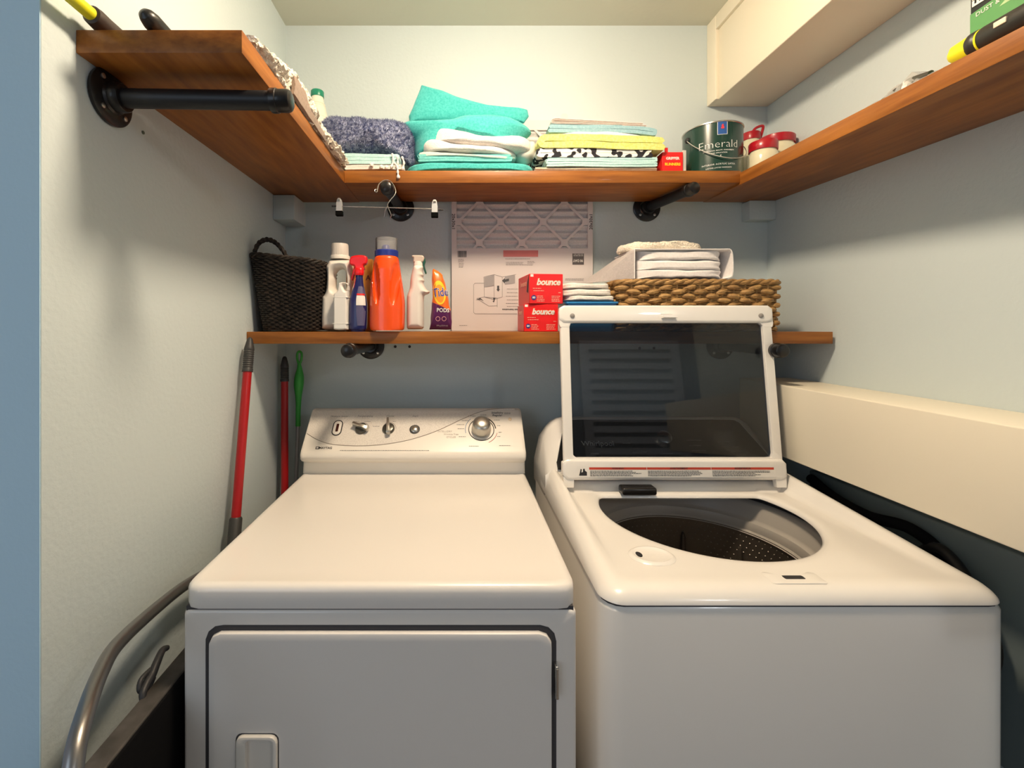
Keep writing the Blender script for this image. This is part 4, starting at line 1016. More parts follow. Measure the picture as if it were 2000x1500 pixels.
# clip hanger
hg = thing('clip_hanger', P(755, 405, 1.35), 'thin metal trouser hanger with two clips hooked on the pipe end', 'hanger')
Yh = 1.342
bm = B(); tube(bm, [P(668, 403, Yh), P(760, 405.5, Yh), P(850, 408, Yh)], .0015, 10); obj('bar', bm, M_chrome, hg)
for (a, b) in ((648, 402.5), (866, 409.5)):
    bm = B(); s_ = 1 if a < 750 else -1; tube(bm, [P(a, b, Yh), P(a+s_*10, b, Yh)], .0026, 10); obj('bar_end', bm, M_ink, hg)
bm = B()
hkp = [P(752, 424, Yh-.004), P(751, 418, Yh-.005), P(757, 409, Yh-.004), P(757, 404, Yh), P(758, 411, Yh-.005), P(762, 421, Yh-.005), P(762, 426, Yh-.004)]
tube(bm, cat([P(762, 426, Yh-.004), P(764, 420, Yh-.005), P(760, 410, Yh-.006), P(757, 400, Yh-.006), P(763, 390, Yh-.003), P(770, 382, Yh), P(773, 374, Yh+.004), P(770, 364, Yh+.012), P(762, 353.5, Yh+.022), P(750, 352.5, Yh+.022), P(740, 360, Yh+.012), P(737.5, 369, Yh+.003), P(736, 375, Yh-.001), P(732, 374, Yh), P(733, 370, Yh+.002), P(737.5, 370, Yh+.003)], 6), .0014, 8)
tube(bm, cat([P(757, 402, Yh-.003), P(752, 412, Yh-.004), P(750, 424, Yh-.003)], 5), .0014, 8)
obj('hook', bm, M_chrome, hg)
for (a, b) in ((663, 400), (849, 403)):
    c = P(a, b, Yh)
    bm = B()
    for s_ in (-1, 1): rings(bm, [[Vector((c.x+u, c.y+s_*y0, c.z+v)) for u, v in ((-.0085, -.020), (.0085, -.020), (.0085, .002), (.0060, .015), (.003, .019), (-.003, .019), (-.0060, .015), (-.0085, .002))] for y0 in (.004, .0055)])
    k_ = obj('clip', bm, mat('bright clip steel', (.80, .80, .78), .38, metal=.8), hg)
    bm = B(); tube(bm, [c+Vector((-.004, -.006, .013)), c+Vector((.004, -.006, .013))], .0035, 12); obj('clip_spring', bm, M_silver, k_)
    bm = B(); box(bm, c.x-.0105, c.x+.0105, c.y-.008, c.y+.008, c.z-.034, c.z-.019, .002); obj('clip_pad', bm, mat('black clip pad', (.004, .004, .004), .9, spec=.05), k_)

# ================================================================ things on the lower shelf
LS = LT+.0005
def ringf(cx, cy, f_hx, f_hy, rad, rot=0):
    def g(z, N):
        hx, hy = f_hx(z), f_hy(z); out = []
        for p, n in rrect(0, 0, hx, hy, rad, N):
            c, s = math.cos(rot), math.sin(rot)
            out.append((Vector((cx+p.x*c-p.y*s, cy+p.x*s+p.y*c, 0)), Vector((n.x*c-n.y*s, n.x*s+n.y*c, 0))))
        return out
    return g
# dark basket
M_dkb = mat('dark brown willow', (.010, .007, .005), .6, col2=(.035, .025, .019), cscale=60, bump=.6, bscale=300, spec=.35)
db = thing('wicker_basket', (-.50, 1.40, LS), 'dark brown woven basket with a loop handle at the left end of the lower shelf', 'basket')
bz0, bz1 = LS+.004, .2
fx_ = lambda z: .084+.024*(z-bz0)/(bz1-bz0); fy_ = lambda z: .088+.020*(z-bz0)/(bz1-bz0)
rg_ = ringf(-.504, 1.405, fx_, fy_, .05, math.radians(0))
bm = B(); weave(bm, rg_, bz0, bz1, 34, 26, .0028, .0036, 5, 208, seed=1)
for v in bm.verts:
    v.co.z += .012*max(0, min(1, (v.co.z)/.2))*(-(v.co.x+.502)/.11); v.co.x += -.012*max(0, v.co.z-bz0)/(bz1-bz0)*(1 if 1 else 0)*.6
obj('woven_side', bm, M_dkb, db)
bm = B(); hx = [[Vector((p.x-n.x*.006-.012*.6*t, p.y-n.y*.006, bz0+(bz1-bz0)*t+ .012*t*(-(p.x+.502)/.11)*1)) for p, n in rg_(bz0+(bz1-bz0)*t, 80)] for t in (0, .25, .5, .75, .97)]
rings(bm, hx, caps=False); bm.faces.new([bm.verts.new(p) for p in hx[0]]); obj('liner', bm, M_dark, db)
bm = B()
for k_ in range(3):
    pn = rg_(bz1, 200); tube(bm, [Vector((p.x-.0072, p.y, bz1+.004+.012*(-(p.x+.502)/.11)))+n*(.0035*math.cos(i*.42+k_*2.1))+Vector((0, 0, .0045*math.sin(i*.42+k_*2.1))) for i, (p, n) in enumerate(pn)], .0042, 6, loop=True)
obj('braided_rim', bm, M_dkb, db)
bm = B(); hpth = cat([(-.600, 1.310, .195), (-.599, 1.312, .225), (-.590, 1.318, .250), (-.572, 1.325, .262), (-.552, 1.33, .258), (-.535, 1.335, .243), (-.520, 1.338, .222), (-.515, 1.34, .205)], 8)
for k_ in range(2): tube(bm, [p+Vector((0, .003*math.cos(i*.7+k_*PI), .003*math.sin(i*.7+k_*PI))) for i, p in enumerate(hpth)], .0052, 7)
obj('loop_handle', bm, M_dkb, db)
bm = B(); puff(bm, [(-.58, .19), (-.55, .203), (-.50, .206), (-.45, .200), (-.42, .187), (-.45, .17), (-.55, .17)], 1.41, .07, amp=.012, f=30, seed=5, rg=8)
single('cloth_bundle', bm, cloth('grey blue lint cloth', (.20, .26, .30)), 'dark grey-blue cloths heaped inside the dark woven basket', 'cloth')

# big white detergent bottle
M_dw = mat('milky white plastic', (.78, .73, .66), .32)
Yd = 1.375
def opts(l, Y): return [(X(a, Y), Z(b, Y)) for a, b in l]
wbt = thing('detergent_bottle', (X(655, Yd), Yd, LS), 'large white detergent bottle with a hole grip and ribbed cap', 'bottle')
bm = inflate([opts([(626, 580), (631, 573), (634, 560), (635, 535), (633, 521), (638, 512), (645, 506), (682, 506), (685, 516), (686, 560), (686, 640), (683, 644), (655, 645), (629, 644), (625, 636), (625, 600)], Yd-.03), opts([(651, 545), (650, 535), (655, 526), (666, 524), (672, 530), (674, 545), (673, 560), (668, 566), (655, 566), (651, 558)], Yd-.03)], Yd, .078, .020)
for v in bm.verts: v.co.z = max(v.co.z, LS)
obj('bottle_body', bm, M_dw, wbt)
def cap_ring(cx, cy, R1, z0, z1, rib=.0008, n=90, top=.92):
    bm = B(); L_ = []
    for r_, h in ((1, 0), (1.0, .05), (.985, .9), (top, 1), (top*.9, 1), (top*.85, .8), (.01, .8)):
        L_.append([Vector((cx+math.cos(2*PI*k/n)*(R1*r_-(rib if k % 2 and r_ > .95 else 0)), cy+math.sin(2*PI*k/n)*(R1*r_-(rib if k % 2 and r_ > .95 else 0)), z0+(z1-z0)*h)) for k in range(n)])
    rings(bm, L_); return bm
cxx = X(664, Yd)
bm = B(); lathe(bm, [(.030, Z(507, Yd)), (.0305, Z(503, Yd)), (.029, Z(500, Yd))], (cxx, Yd, 0), 48); obj('neck', bm, M_dw, wbt)
obj('cap', cap_ring(cxx, Yd, .0262, Z(501, Yd), Z(477, Yd)), mat('greyish cap plastic', (.62, .57, .52), .4), wbt)
# small white bottle in front
Ys = 1.318
sb = thing('small_bottle', (X(666, Ys), Ys, LS), 'small square white bottle with finger hole in front of the detergent bottle', 'bottle')
bm = inflate([opts([(650, 580), (652, 572), (657, 568), (659, 560), (660, 553), (666, 550), (674, 551), (679, 555), (680, 567), (679, 574), (679, 640), (678, 644), (664, 645.5), (651, 644), (650, 640), (650, 610)], Ys-.015), opts([(670, 562), (669, 556), (673, 553.5), (677, 557), (677, 564), (674, 568)], Ys-.015)], Ys, .036, .006, .0015)
for v in bm.verts: v.co.z = max(v.co.z, LS)
obj('bottle_body', bm, M_white, sb)
bm = B()
for py in (580.5, 632):
    box(bm, X(649.6, Ys-.016), X(679.4, Ys-.016), Ys-.0185, Ys+.010, Z(py+.8, Ys-.016), Z(py-.8, Ys-.016), .0008, 2)
obj('moulded_ridge', bm, M_white, sb)

# gold/orange carton behind the spray bottle
Yc = 1.42
gc = thing('carton', (X(704, Yc), Yc, LS), 'tall golden carton with red and orange print behind the red-topped spray', 'box')
bm = B(); box(bm, X(676, Yc), X(728, Yc), Yc, Yc+.06, LS, Z(506, Yc), .001, 1); obj('carton_body', bm, mat('golden card', (.60, .26, .03), .45, col2=(.50, .18, .02), cscale=9), gc)
bm = B(); box(bm, X(679, Yc), X(692, Yc), Yc-.0006, Yc, Z(560, Yc), Z(530, Yc)); obj('printed_patch', bm, MATS['red card'], gc)
text('carton_text', 'A', .022, (X(719, Yc), Yc-.0006, Z(543, Yc)), mat('brown ink', (.10, .03, .01), .5), gc, bold=.0006)

# spray bottle with red trigger
Yp = 1.345
sp = thing('spray_bottle', (X(700, Yp), Yp, LS), 'navy spray bottle with bright red trigger head and printed label', 'spray bottle')
def loft(bm, secs, N=48, n=2.6, cap=True):
    """secs: (z, x centre, y centre, half width, half depth)"""
    rings(bm, [sell(cx, cy, rx, ry, z, n, N) for z, cx, cy, rx, ry in secs], caps=cap)
def secs_px(rows, Y, dr, n=4):
    """rows: (py, left px, right px); densified by catmull"""
    q = cat([Vector((py, a, b)) for py, a, b in rows], n)
    out = []
    for v in q:
        x0_, x1_ = X(v.y, Y), X(v.z, Y); w = (x1_-x0_)/2; out.append((Z(v.x, Y), (x0_+x1_)/2, Y, w, min(w*dr, .036) if dr < 5 else dr))
    return out
M_navy = mat('navy plastic', (.012, .014, .10), .3, coat=.2)
M_redp = mat('bright red plastic', (.75, .012, .015), .3)
bm = B(); sc = secs_px([(644.5, 686, 713), (642, 683, 716), (625, 682.5, 717), (600, 683, 717.5), (585, 684, 716), (570, 688, 713), (555, 692, 710), (545, 694, 709), (536, 694.5, 709)], Yp-.02, .8)
sc[0] = (LS,)+sc[0][1:]
loft(bm, sc); obj('bottle_body', bm, M_navy, sp)
bm = B(); loft(bm, secs_px([(538, 693, 710), (534, 692, 711), (527, 692.5, 710.5), (524, 694, 709)], Yp-.02, .9)); th_ = obj('collar', bm, M_redp, sp)
me = outline([opts([(694, 526), (692, 520), (684, 517), (682.5, 510), (686, 502), (694, 499), (706, 498.5), (715, 500.5), (717, 507), (716, 515), (710, 519), (711, 527)], Yp-.012)], .024, .005, Yp-.006, 3, at=5)
obj('trigger_head', me, M_redp, sp)
me = outline([opts([(694, 518), (690, 524), (688, 534), (685, 545), (689, 547), (693, 536), (697, 524)], Yp-.012)], .014, .003, Yp-.006, 2, at=4)
obj('trigger', me, M_redp, sp)
def decal(name, pts, Y, m, parent, dy=.0): 
    bm = B(); poly(bm, [P(a, b, Y)+Vector((0, dy, 0)) for a, b in pts]); return obj(name, bm, m, parent, smooth=False)
yl = Yp-.0505
M_lav = mat('grey violet label', (.10, .09, .18), .45)
# the bottle is an oval: curved label patches follow it
def curved(name, rows, body_secs, m, parent, off=.0007, n=8):
    """rows: (py, px left, px right) pasted on an oval body"""
    bm = B(); prev = None
    for py, a, b in rows:
        Yq = Yp-.02; z = Z(py, Yq); s0 = min(body_secs, key=lambda s: abs(s[0]-z)); row = []
        for k in range(n+1):
            x = X(a+(b-a)*k/n, Yq); u = max(-.98, min(.98, (x-s0[1])/s0[3])); y = s0[2]-s0[4]*(1-abs(u)**2.6)**(1/2.6)-off
            row.append(bm.verts.new((x, y, z)))
        if prev:
            for k in range(n): bm.faces.new((prev[k], prev[k+1], row[k+1], row[k]))
        prev = row
    return obj(name, bm, m, parent)
curved('back_label', [(560, 702, 710), (572, 700, 713), (590, 699, 716), (610, 699, 716), (636, 701, 714)], sc, M_lav, sp)
curved('white_label', [(575, 699.5, 713.5), (585, 698.8, 715), (597, 698.8, 716)], sc, M_paper, sp, .0012)
curved('red_label_stripe', [(574, 699.5, 713.5), (577.5, 699.5, 714)], sc, MATS['red card'], sp, .0016)
curved('label_swoosh', [(543, 694.6, 697), (553, 692.6, 695), (563, 690.6, 693)], sc, MATS['red card'], sp, .0006, 3)
curved('label_edge', [(543, 694.4, 695.2), (553, 692.4, 693.2), (563, 689.6, 691.2), (568, 688.8, 690)], sc, M_paper, sp, .0009, 3)

# orange detergent bottle
Yo = 1.365
ob = thing('detergent_bottle', (X(757, Yo), Yo, LS), 'bright orange detergent bottle with navy spout and clear cap', 'bottle')
M_or = mat('bright orange plastic', (.86, .085, .008), .27, coat=.25)
bm = B()
so = secs_px([(645, 727, 786), (642, 724, 789), (630, 723, 790), (600, 723, 790.5), (580, 723.5, 789.5), (560, 724.5, 787), (545, 726, 784.5), (530, 728.5, 782), (515, 731, 780), (506, 732.5, 778.5), (502.5, 735, 776)], Yo-.04, .9, 7)
so = [(max(z, LS), a, b, c, .046 if c > .040 else .046*c/.040) for z, a, b, c, d in so]
rings(bm, [sell(cx, cy, rx, ry, z, 2.4, 160) for z, cx, cy, rx, ry in so])
ox = so[5][1]
for v in bm.verts:
    if v.co.y < Yo+.03:
        for s_, cu_, cw, zc_, zh in ((-1, -.026, .0115, Z(556, Yo-.04), .060), (1, .027, .0135, Z(556, Yo-.04), .062)):
            u = (v.co.x-ox-cu_)/cw; w_ = (v.co.z-zc_)/zh
            u += s_*-.25*w_
            d2 = u*u+w_*w_
            if d2 < 1: v.co.y += (.016*(1-d2)**.55)*(1 if v.co.y < Yo else 0)
obj('bottle_body', bm, M_or, ob)
bm = B(); tube(bm, [Vector((ox-.001, Yo-.0465, Z(p_, Yo-.045))) for p_ in (540, 555, 575, 595, 612)], [.0006, .0016, .0018, .0014, .0006], 8); obj('moulded_seam', bm, M_or, ob)
M_bl = mat('navy blue cap plastic', (.012, .03, .24), .35)
cxo = X(755, Yo)
bm = B(); lathe(bm, [(.0345, Z(503, Yo)), (.036, Z(502, Yo)), (.036, Z(491.5, Yo)), (.034, Z(490, Yo)), (.015, Z(489.5, Yo))], (cxo, Yo, 0), 56); sp_ = obj('spout_collar', bm, M_bl, ob)
bm = B(); lathe(bm, [(.014, Z(491, Yo)), (.0125, Z(482, Yo)), (.008, Z(479, Yo)), (.0065, Z(480, Yo)), (.001, Z(484, Yo))], (cxo-.002, Yo, 0), 32); obj('spout', bm, M_bl, sp_)
mc = bpy.data.materials.new('clear cap plastic'); mc.use_nodes = True; nt = mc.node_tree; N_ = nt.nodes; N_.clear()
t_ = N_.new('ShaderNodeBsdfTransparent'); t_.inputs[0].default_value = (.86, .86, .86, 1); g_ = N_.new('ShaderNodeBsdfGlossy'); g_.inputs['Roughness'].default_value = .08; g_.inputs[0].default_value = (.9, .9, .9, 1)
d_ = N_.new('ShaderNodeBsdfDiffuse'); d_.inputs[0].default_value = (.85, .85, .85, 1)
f2 = N_.new('ShaderNodeLayerWeight'); f2.inputs[0].default_value = .12; a_ = N_.new('ShaderNodeMixShader'); a_.inputs[0].default_value = .13; b_ = N_.new('ShaderNodeMixShader'); o_ = N_.new('ShaderNodeOutputMaterial')
nt.links.new(t_.outputs[0], a_.inputs[1]); nt.links.new(d_.outputs[0], a_.inputs[2]); nt.links.new(f2.outputs['Fresnel'], b_.inputs[0]); nt.links.new(a_.outputs[0], b_.inputs[1]); nt.links.new(g_.outputs[0], b_.inputs[2]); nt.links.new(b_.outputs[0], o_.inputs[0])
bm = B(); lathe(bm, [(.0335, Z(491, Yo)), (.0335, Z(467.5, Yo)), (.0325, Z(466, Yo)), (.031, Z(467, Yo)), (.031, Z(490, Yo))], (cxo, Yo, 0), 56, caps=False); obj('clear_cap', bm, mc, ob)

# white spray bottle seen sideways
Yw = 1.36
ws = thing('spray_bottle', (X(812, Yw), Yw, LS), 'plain white spray bottle with a ridged trigger grip, no label', 'spray bottle')
bm = inflate([opts([(794, 641), (793, 635), (793, 585), (794, 575), (797, 567), (799, 560), (800, 545), (803, 530), (808, 517), (825, 518), (825, 530), (827, 536), (825, 541), (828, 547), (826, 552), (829, 559), (834, 566), (839, 568), (836, 573), (829, 576), (827, 585), (827, 635), (825, 641), (822, 643), (797, 643)], Yw-.022)], Yw, .054, .018, .0017)
for v in bm.verts: v.co.z = max(v.co.z, LS)
obj('bottle_body', bm, M_dw, ws)
cxw = X(817, Yw)
obj('collar', cap_ring(cxw, Yw, .0145, Z(520, Yw), Z(511, Yw), .0006, 60), M_dw, ws)
me = outline([opts([(808, 512), (807, 504), (804, 500), (806, 498), (822, 498), (827, 500), (828, 506), (824, 512)], Yw-.012)], .022, .004, Yw, 3, at=5); obj('spray_head', me, mat('beige plastic', (.58, .48, .40), .4), ws)
me = outline([opts([(825, 505), (829, 503), (831, 510), (829, 518), (831, 526), (833, 533), (830, 534), (827, 524), (825, 514)], Yw-.012)], .009, .002, Yw-.002, 2, at=4); obj('trigger', me, mat('dark green plastic', (.01, .08, .055), .4), ws)

# pouch of pods
Yq = 1.345
pq = thing('detergent_pouch', (X(855, Yq), Yq, LS), 'orange and purple stand-up pouch of laundry pods leaning by the filter', 'pouch')
mp_ = bpy.data.materials.new('pouch print'); mp_.use_nodes = True; nt = mp_.node_tree; pb = nt.nodes['Principled BSDF']; pb.inputs['Roughness'].default_value = .3
tc = nt.nodes.new('ShaderNodeTexCoord'); sx_ = nt.nodes.new('ShaderNodeSeparateXYZ'); nt.links.new(tc.outputs['Object'], sx_.inputs[0])
ma = nt.nodes.new('ShaderNodeMath'); ma.operation = 'MULTIPLY_ADD'; ma.inputs[1].default_value = .45; nt.links.new(sx_.outputs[0], ma.inputs[0]); nt.links.new(sx_.outputs[2], ma.inputs[2])
rp = nt.nodes.new('ShaderNodeValToRGB'); rp.color_ramp.interpolation = 'CONSTANT'
mr = nt.nodes.new('ShaderNodeMapRange'); mr.inputs[1].default_value = 0; mr.inputs[2].default_value = .2; nt.links.new(ma.outputs[0], mr.inputs[0]); nt.links.new(mr.outputs[0], rp.inputs[0])
rp.color_ramp.elements[0].color = (.10, .015, .09, 1); rp.color_ramp.elements[1].position = .40; rp.color_ramp.elements[1].color = (.85, .17, .02, 1)
nt.links.new(rp.outputs[0], pb.inputs['Base Color'])
bm = B(); puff(bm, opts([(838, 644), (842, 610), (844, 575), (843, 545), (843, 527), (846, 523), (856, 529), (864, 535), (869, 552), (874, 575), (880, 605), (882, 630), (882, 643), (860, 644)], Yq-.02), Yq, .024, exp=2.2, rg=14, amp=.0022, f=40, seed=51, smooth=False, n=6)
for v in bm.verts: v.co.z = max(v.co.z, LS)
bmesh.ops.recalc_face_normals(bm, faces=bm.faces)
surf = bm.copy(); obj('pouch_body', bm, mp_, pq)
from mathutils.bvhtree import BVHTree
def stick(name, me_or_bm, tree, m, parent, off=.0006):
    """lay flat print on a curved front by dropping it along the view depth axis"""
    b2 = to_bm(me_or_bm) if isinstance(me_or_bm, bpy.types.Mesh) else me_or_bm
    for v in b2.verts:
        h = tree.ray_cast(Vector((v.co.x, .9, v.co.z)), Vector((0, 1, 0)))
        v.co.y = (h[0].y if h[0] else Yq-.004)-off
    return obj(name, b2, m, parent, smooth=False)
tree = BVHTree.FromBMesh(surf)
def fan(cx, cz, rx, rz, ang=0, n=40):
    b2 = B(); c = b2.verts.new((cx, 0, cz)); prev = [c]*n
    for s_ in (.33, .66, 1):
        cur_ = [b2.verts.new((cx+s_*(rx*math.cos(t)*math.cos(ang)-rz*math.sin(t)*math.sin(ang)), 0, cz+s_*(rx*math.cos(t)*math.sin(ang)+rz*math.sin(t)*math.cos(ang)))) for t in [2*PI*k/n for k in range(n)]]
        for k in range(n):
            j = (k+1) % n
            if s_ < .5: b2.faces.new((c, cur_[k], cur_[j]))
            else: b2.faces.new((prev[k], prev[j], cur_[j], cur_[k]))
        prev = cur_
    return b2
q = (X(858, Yq-.03), Z(571, Yq-.03))
stick('round_emblem', fan(q[0], q[1], .0185, .036, .12), tree, mat('emblem yellow', (.92, .62, .03), .4), pq)
stick('round_emblem', fan(q[0]+.001, q[1]-.003, .0135, .027, .12), tree, mat('emblem orange', (.9, .30, .02), .4), pq, .0009)
def text_bm(s, size, x, z, sx=1, bold=0, rot=0, shear=0):
    o = text('tmp_text', s, size, (0, 0, 0), M_ink, None, sx=sx, bold=bold, shear=shear, depth=0)
    me = o.data; b2 = B(); b2.from_mesh(me); M4 = Matrix.Translation((x, 0, z)) @ Matrix.Rotation(-rot, 4, 'Y'); off = Vector(o.location)-Vector((0, 0, H))
    for v in b2.verts: v.co = M4 @ (v.co+off)
    bpy.data.objects.remove(o); bpy.data.meshes.remove(me)
    bmesh.ops.subdivide_edges(b2, edges=b2.edges, cuts=1)
    return b2
stick('brand_text', text_bm('Tide', .036, q[0]+.003, q[1], .70, .0012, .12), tree, M_paper, pq, .0013)
stick('brand_text', text_bm('Tide', .036, q[0]+.003, q[1], .70, .0002, .12), tree, mat('ink blue', (.02, .03, .30), .4), pq, .0018)
stick('pouch_text', text_bm('PODS', .0165, X(865, Yq-.03), Z(606, Yq-.03), .9, .0004, -.03), tree, M_paper, pq, .0012)
for a_x in (855, 867):
    r2 = B(); cxx_, czz = X(a_x, Yq-.03), Z(622.5, Yq-.03)
    tube(r2, [Vector((cxx_+.0062*math.cos(t), 0, czz+.0062*math.sin(t))) for t in [2*PI*k/20 for k in range(20)]], .0009, 4, loop=True)
    for v in r2.verts:
        h = tree.ray_cast(Vector((v.co.x, .9, v.co.z)), Vector((0, 1, 0))); v.co.y = v.co.y*.3+(h[0].y-.0009 if h[0] else Yq-.02)
    obj('warning_ring', r2, mat('pale red print', (.75, .35, .35), .5), pq)
stick('pouch_text', text_bm('379 g (13.4 oz)', .0056, X(863, Yq-.03), Z(636, Yq-.03), 1), tree, M_paper, pq, .0012)

# air filter leaning on the wall behind the shelves
fl_ = thing('air_filter', (X(1020, 1.57), 1.583, LS), 'large pleated furnace air filter in white card frame standing behind the lower shelf goods', 'air filter')
fx0, fx1 = X(882, 1.565), X(1160, 1.565); fz0 = LS; fz1 = fz0+.747; fy0, fy1 = 1.578, 1.598
def Pf(px, py, Y=1.578): return P(px, py, Y)
M_card = mat('grey white card', (.70, .65, .63), .75, bump=.05, bscale=80)
fw = .0175
zl0 = Z(485, fy0)     # top of the printed lower panel
bm = B()
box(bm, fx0, fx0+fw, fy0, fy1, fz0, fz1); box(bm, fx1-fw, fx1, fy0, fy1, fz0, fz1); box(bm, fx0+fw, fx1-fw, fy0, fy1, fz1-.035, fz1); 
fr_ = obj('card_frame', bm, M_card, fl_, smooth=False)
bm = B(); box(bm, fx0+fw, fx1-fw, fy0+.0003, fy0+.002, fz0, zl0); lpn = obj('printed_panel', bm, M_card, fl_, smooth=False)
bm = B(); NP = 34; z_a, z_b = zl0-.01, fz1-.03; ring_ = []
for k in range(NP*4+1):
    t = k/(NP*4); ring_.append((z_a+(z_b-z_a)*t, fy0+.0085+.005*math.cos(2*PI*NP*t*.5)))
L1 = [bm.verts.new((fx0+fw, y, z)) for z, y in ring_]; L2 = [bm.verts.new((fx1-fw, y, z)) for z, y in ring_]
for i in range(len(L1)-1): bm.faces.new((L1[i], L2[i], L2[i+1], L1[i+1]))
obj('pleats', bm, mat('filter fleece', (.60, .58, .57), .9, col2=(.70, .68, .67), cscale=300), fl_)
# diagonal lattice
bm = B(); Yl = fy0+.0008
def strip(p, q, w):
    p, q = Vector((p[0], p[1])), Vector((q[0], q[1])); d = (q-p).normalized(); e = Vector((-d.y, d.x))*w/2
    A = [p+e, q+e, q-e, p-e]; rings(bm, [[Vector((a.x, y, a.y)) for a in A] for y in (Yl, Yl+.0012)])
gx = lambda p_: X(p_, fy0); gz = lambda p_: Z(p_, fy0)
pxn = [895, 936.5, 978, 1019.5, 1061, 1102.5, 1144]; dyp = 41.5
rows_ = [(392, 1), (433, 0), (474, 1), (351, 0), (310, 1), (269, 0), (240, 1)]
nodes = {}
yy = [228, 269, 310, 351, 392, 433, 474, 515]
for r_i, py in enumerate(yy):
    for c_i, px in enumerate(pxn):
        if (r_i+c_i) % 2 == 1:
            if r_i+1 < len(yy):
                for dc in (-1, 1):
                    if 0 <= c_i+dc < len(pxn): 
                        a = (gx(px), gz(py)); b = (gx(pxn[c_i+dc]), gz(yy[r_i+1]))
                        if b[1] < zl0: k = (a[1]-zl0)/(a[1]-b[1]); b = (a[0]+(b[0]-a[0])*k, zl0)
                        if a[1] > zl0+.001: strip(a, b, .0082)
            if gz(py) > zl0+.012: 
                for sc_ in (1,):
                    a = (gx(px), gz(py)); A = [(a[0]+u, a[1]+v) for u, v in ((-.012, -.006), (-.006, -.012), (.006, -.012), (.012, -.006), (.012, .006), (.006, .012), (-.006, .012), (-.012, .006))]; rings(bm, [[Vector((p_[0], y, p_[1])) for p_ in A] for y in (Yl-.0003, Yl+.0012)])
obj('diagonal_lattice', bm, M_card, fr_, smooth=False)
M_pg_ = mat('soft grey ink', (.22, .20, .19), .7); M_pk = mat('faded pink ink', (.62, .20, .19), .7)
text('filter_text', '20x30x1', .0155, (X(885.5, fy0), fy0-.0004, Z(433, fy0)), M_ink, fr_, xd=(0, 0, -1), yd=(1, 0, 0), sx=1.05, bold=.0002)
text('filter_text', '20x30x1', .0155, (X(1154.5, fy0), fy0-.0004, Z(433, fy0)), M_ink, fr_, xd=(0, 0, 1), yd=(-1, 0, 0), sx=1.05, bold=.0002)
def rectf(name, px0, px1, py0, py1, m, par=None, Y=None): 
    b2 = B(); Y = Y or fy0-.0004; poly(b2, [P(px0, py1, Y), P(px1, py1, Y), P(px1, py0, Y), P(px0, py0, Y)]); return obj(name, b2, m, par or lpn, smooth=False)
rectf('pink_bar', 983, 1051, 489, 501.5, M_pk)
bdg = rectf('day_badge', 1118, 1140.5, 495, 517, mat('badge grey', (.10, .09, .09), .6))
text('filter_text', '90 DAY', .0125, P(1129, 509, fy0-.0008), M_paper, lpn, xd=(-1, 0, 0), yd=(0, 0, -1), bold=.0003, sx=.85)
bm = B(); lines(bm, P(1139, 499, fy0-.0008)+Vector((0, 0, 0)), (-1, 0, 0), (0, 0, -1), .034, 2, .0055, .002, 5, False, 0)
obj('badge_print', bm, M_paper, lpn, smooth=False)
bm = B(); R = random.Random(3); x = 894
while x < 911:
    w_ = R.choice((.5, .9, 1.3)); poly(bm, [P(x, 502.5, fy0-.0004), P(x+w_, 502.5, fy0-.0004), P(x+w_, 490, fy0-.0004), P(x, 490, fy0-.0004)]); x += w_+R.choice((.5, .8))
obj('barcode', bm, M_ink, lpn, smooth=False)
bm = B()
for px, py, w_, rows, sd in ((895, 507, .025, 3, 1), (896, 515, .018, 4, 2), (987, 506, .115, 1, 3), (988, 513, .08, 3, 4), (1030, 511, .028, 4, 5), (1104, 545, .07, 2, 6), (990, 565, .05, 1, 7), (990, 572, .05, 1, 8), (988, 579, .05, 1, 9), (990, 586, .05, 1, 10), (988, 593, .05, 1, 11), (990, 599, .05, 1, 12), (897, 636, .04, 1, 14)):
    lines(bm, P(px, py, fy0-.0004), (1, 0, 0), (0, 0, 1), w_, rows, .0045, .0016, sd, True, 0)
obj('small_print', bm, M_pg_, lpn, smooth=False)
text('filter_text', 'Installation Instructions', .0085, P(1003, 604.5, fy0-.0004), M_ink, lpn, xd=(-1, 0, 0), yd=(0, 0, -1), bold=.0002)
# drawing of how to fit the filter
bm = B(); Yk = fy0-.0004
def ln(pts, w=.0006):
    for a, b in zip(pts, pts[1:]):
        p, q_ = P(*a, Yk), P(*b, Yk); d = (q_-p).normalized(); e = Vector((-d.z, 0, d.x))*w; poly(bm, [p+e, q_+e, q_-e, p-e])
ln([(1010, 613), (928, 613), (925, 610), (925, 556), (928, 553), (946, 553)]); ln([(945, 541), (965, 536), (981, 541), (981, 580), (965, 585), (946, 580), (945, 541)]); ln([(965, 536), (965, 585)]); ln([(946, 561), (965, 558)]); ln([(981, 541), (1008, 536)])
ln([(931, 583), (945, 580), (971, 582), (971, 600)]); ln([(931, 583), (955, 598), (971, 597)])
obj('outline_drawing', bm, M_pg_, lpn, smooth=False)
bm = B(); poly(bm, [P(a, b, Yk-.0002) for a, b in ((980.5, 548), (986, 543), (986, 546), (994, 544), (994, 549), (986, 551), (986, 554))])
poly(bm, [P(a, b, Yk-.0002) for a, b in ((971, 558), (975, 558), (975, 565), (976.5, 565), (973, 569.5), (969.5, 565), (971, 565))]); poly(bm, [P(a, b, Yk-.0002) for a, b in ((963, 582), (968, 582), (966, 586), (966, 588), (964.5, 591), (962, 588), (964, 587))]); poly(bm, [P(a, b, Yk-.0002) for a, b in ((929, 586), (938, 582), (945, 588), (938, 585))])
obj('arrow_print', bm, mat('dark grey ink', (.07, .07, .075), .7), lpn, smooth=False)
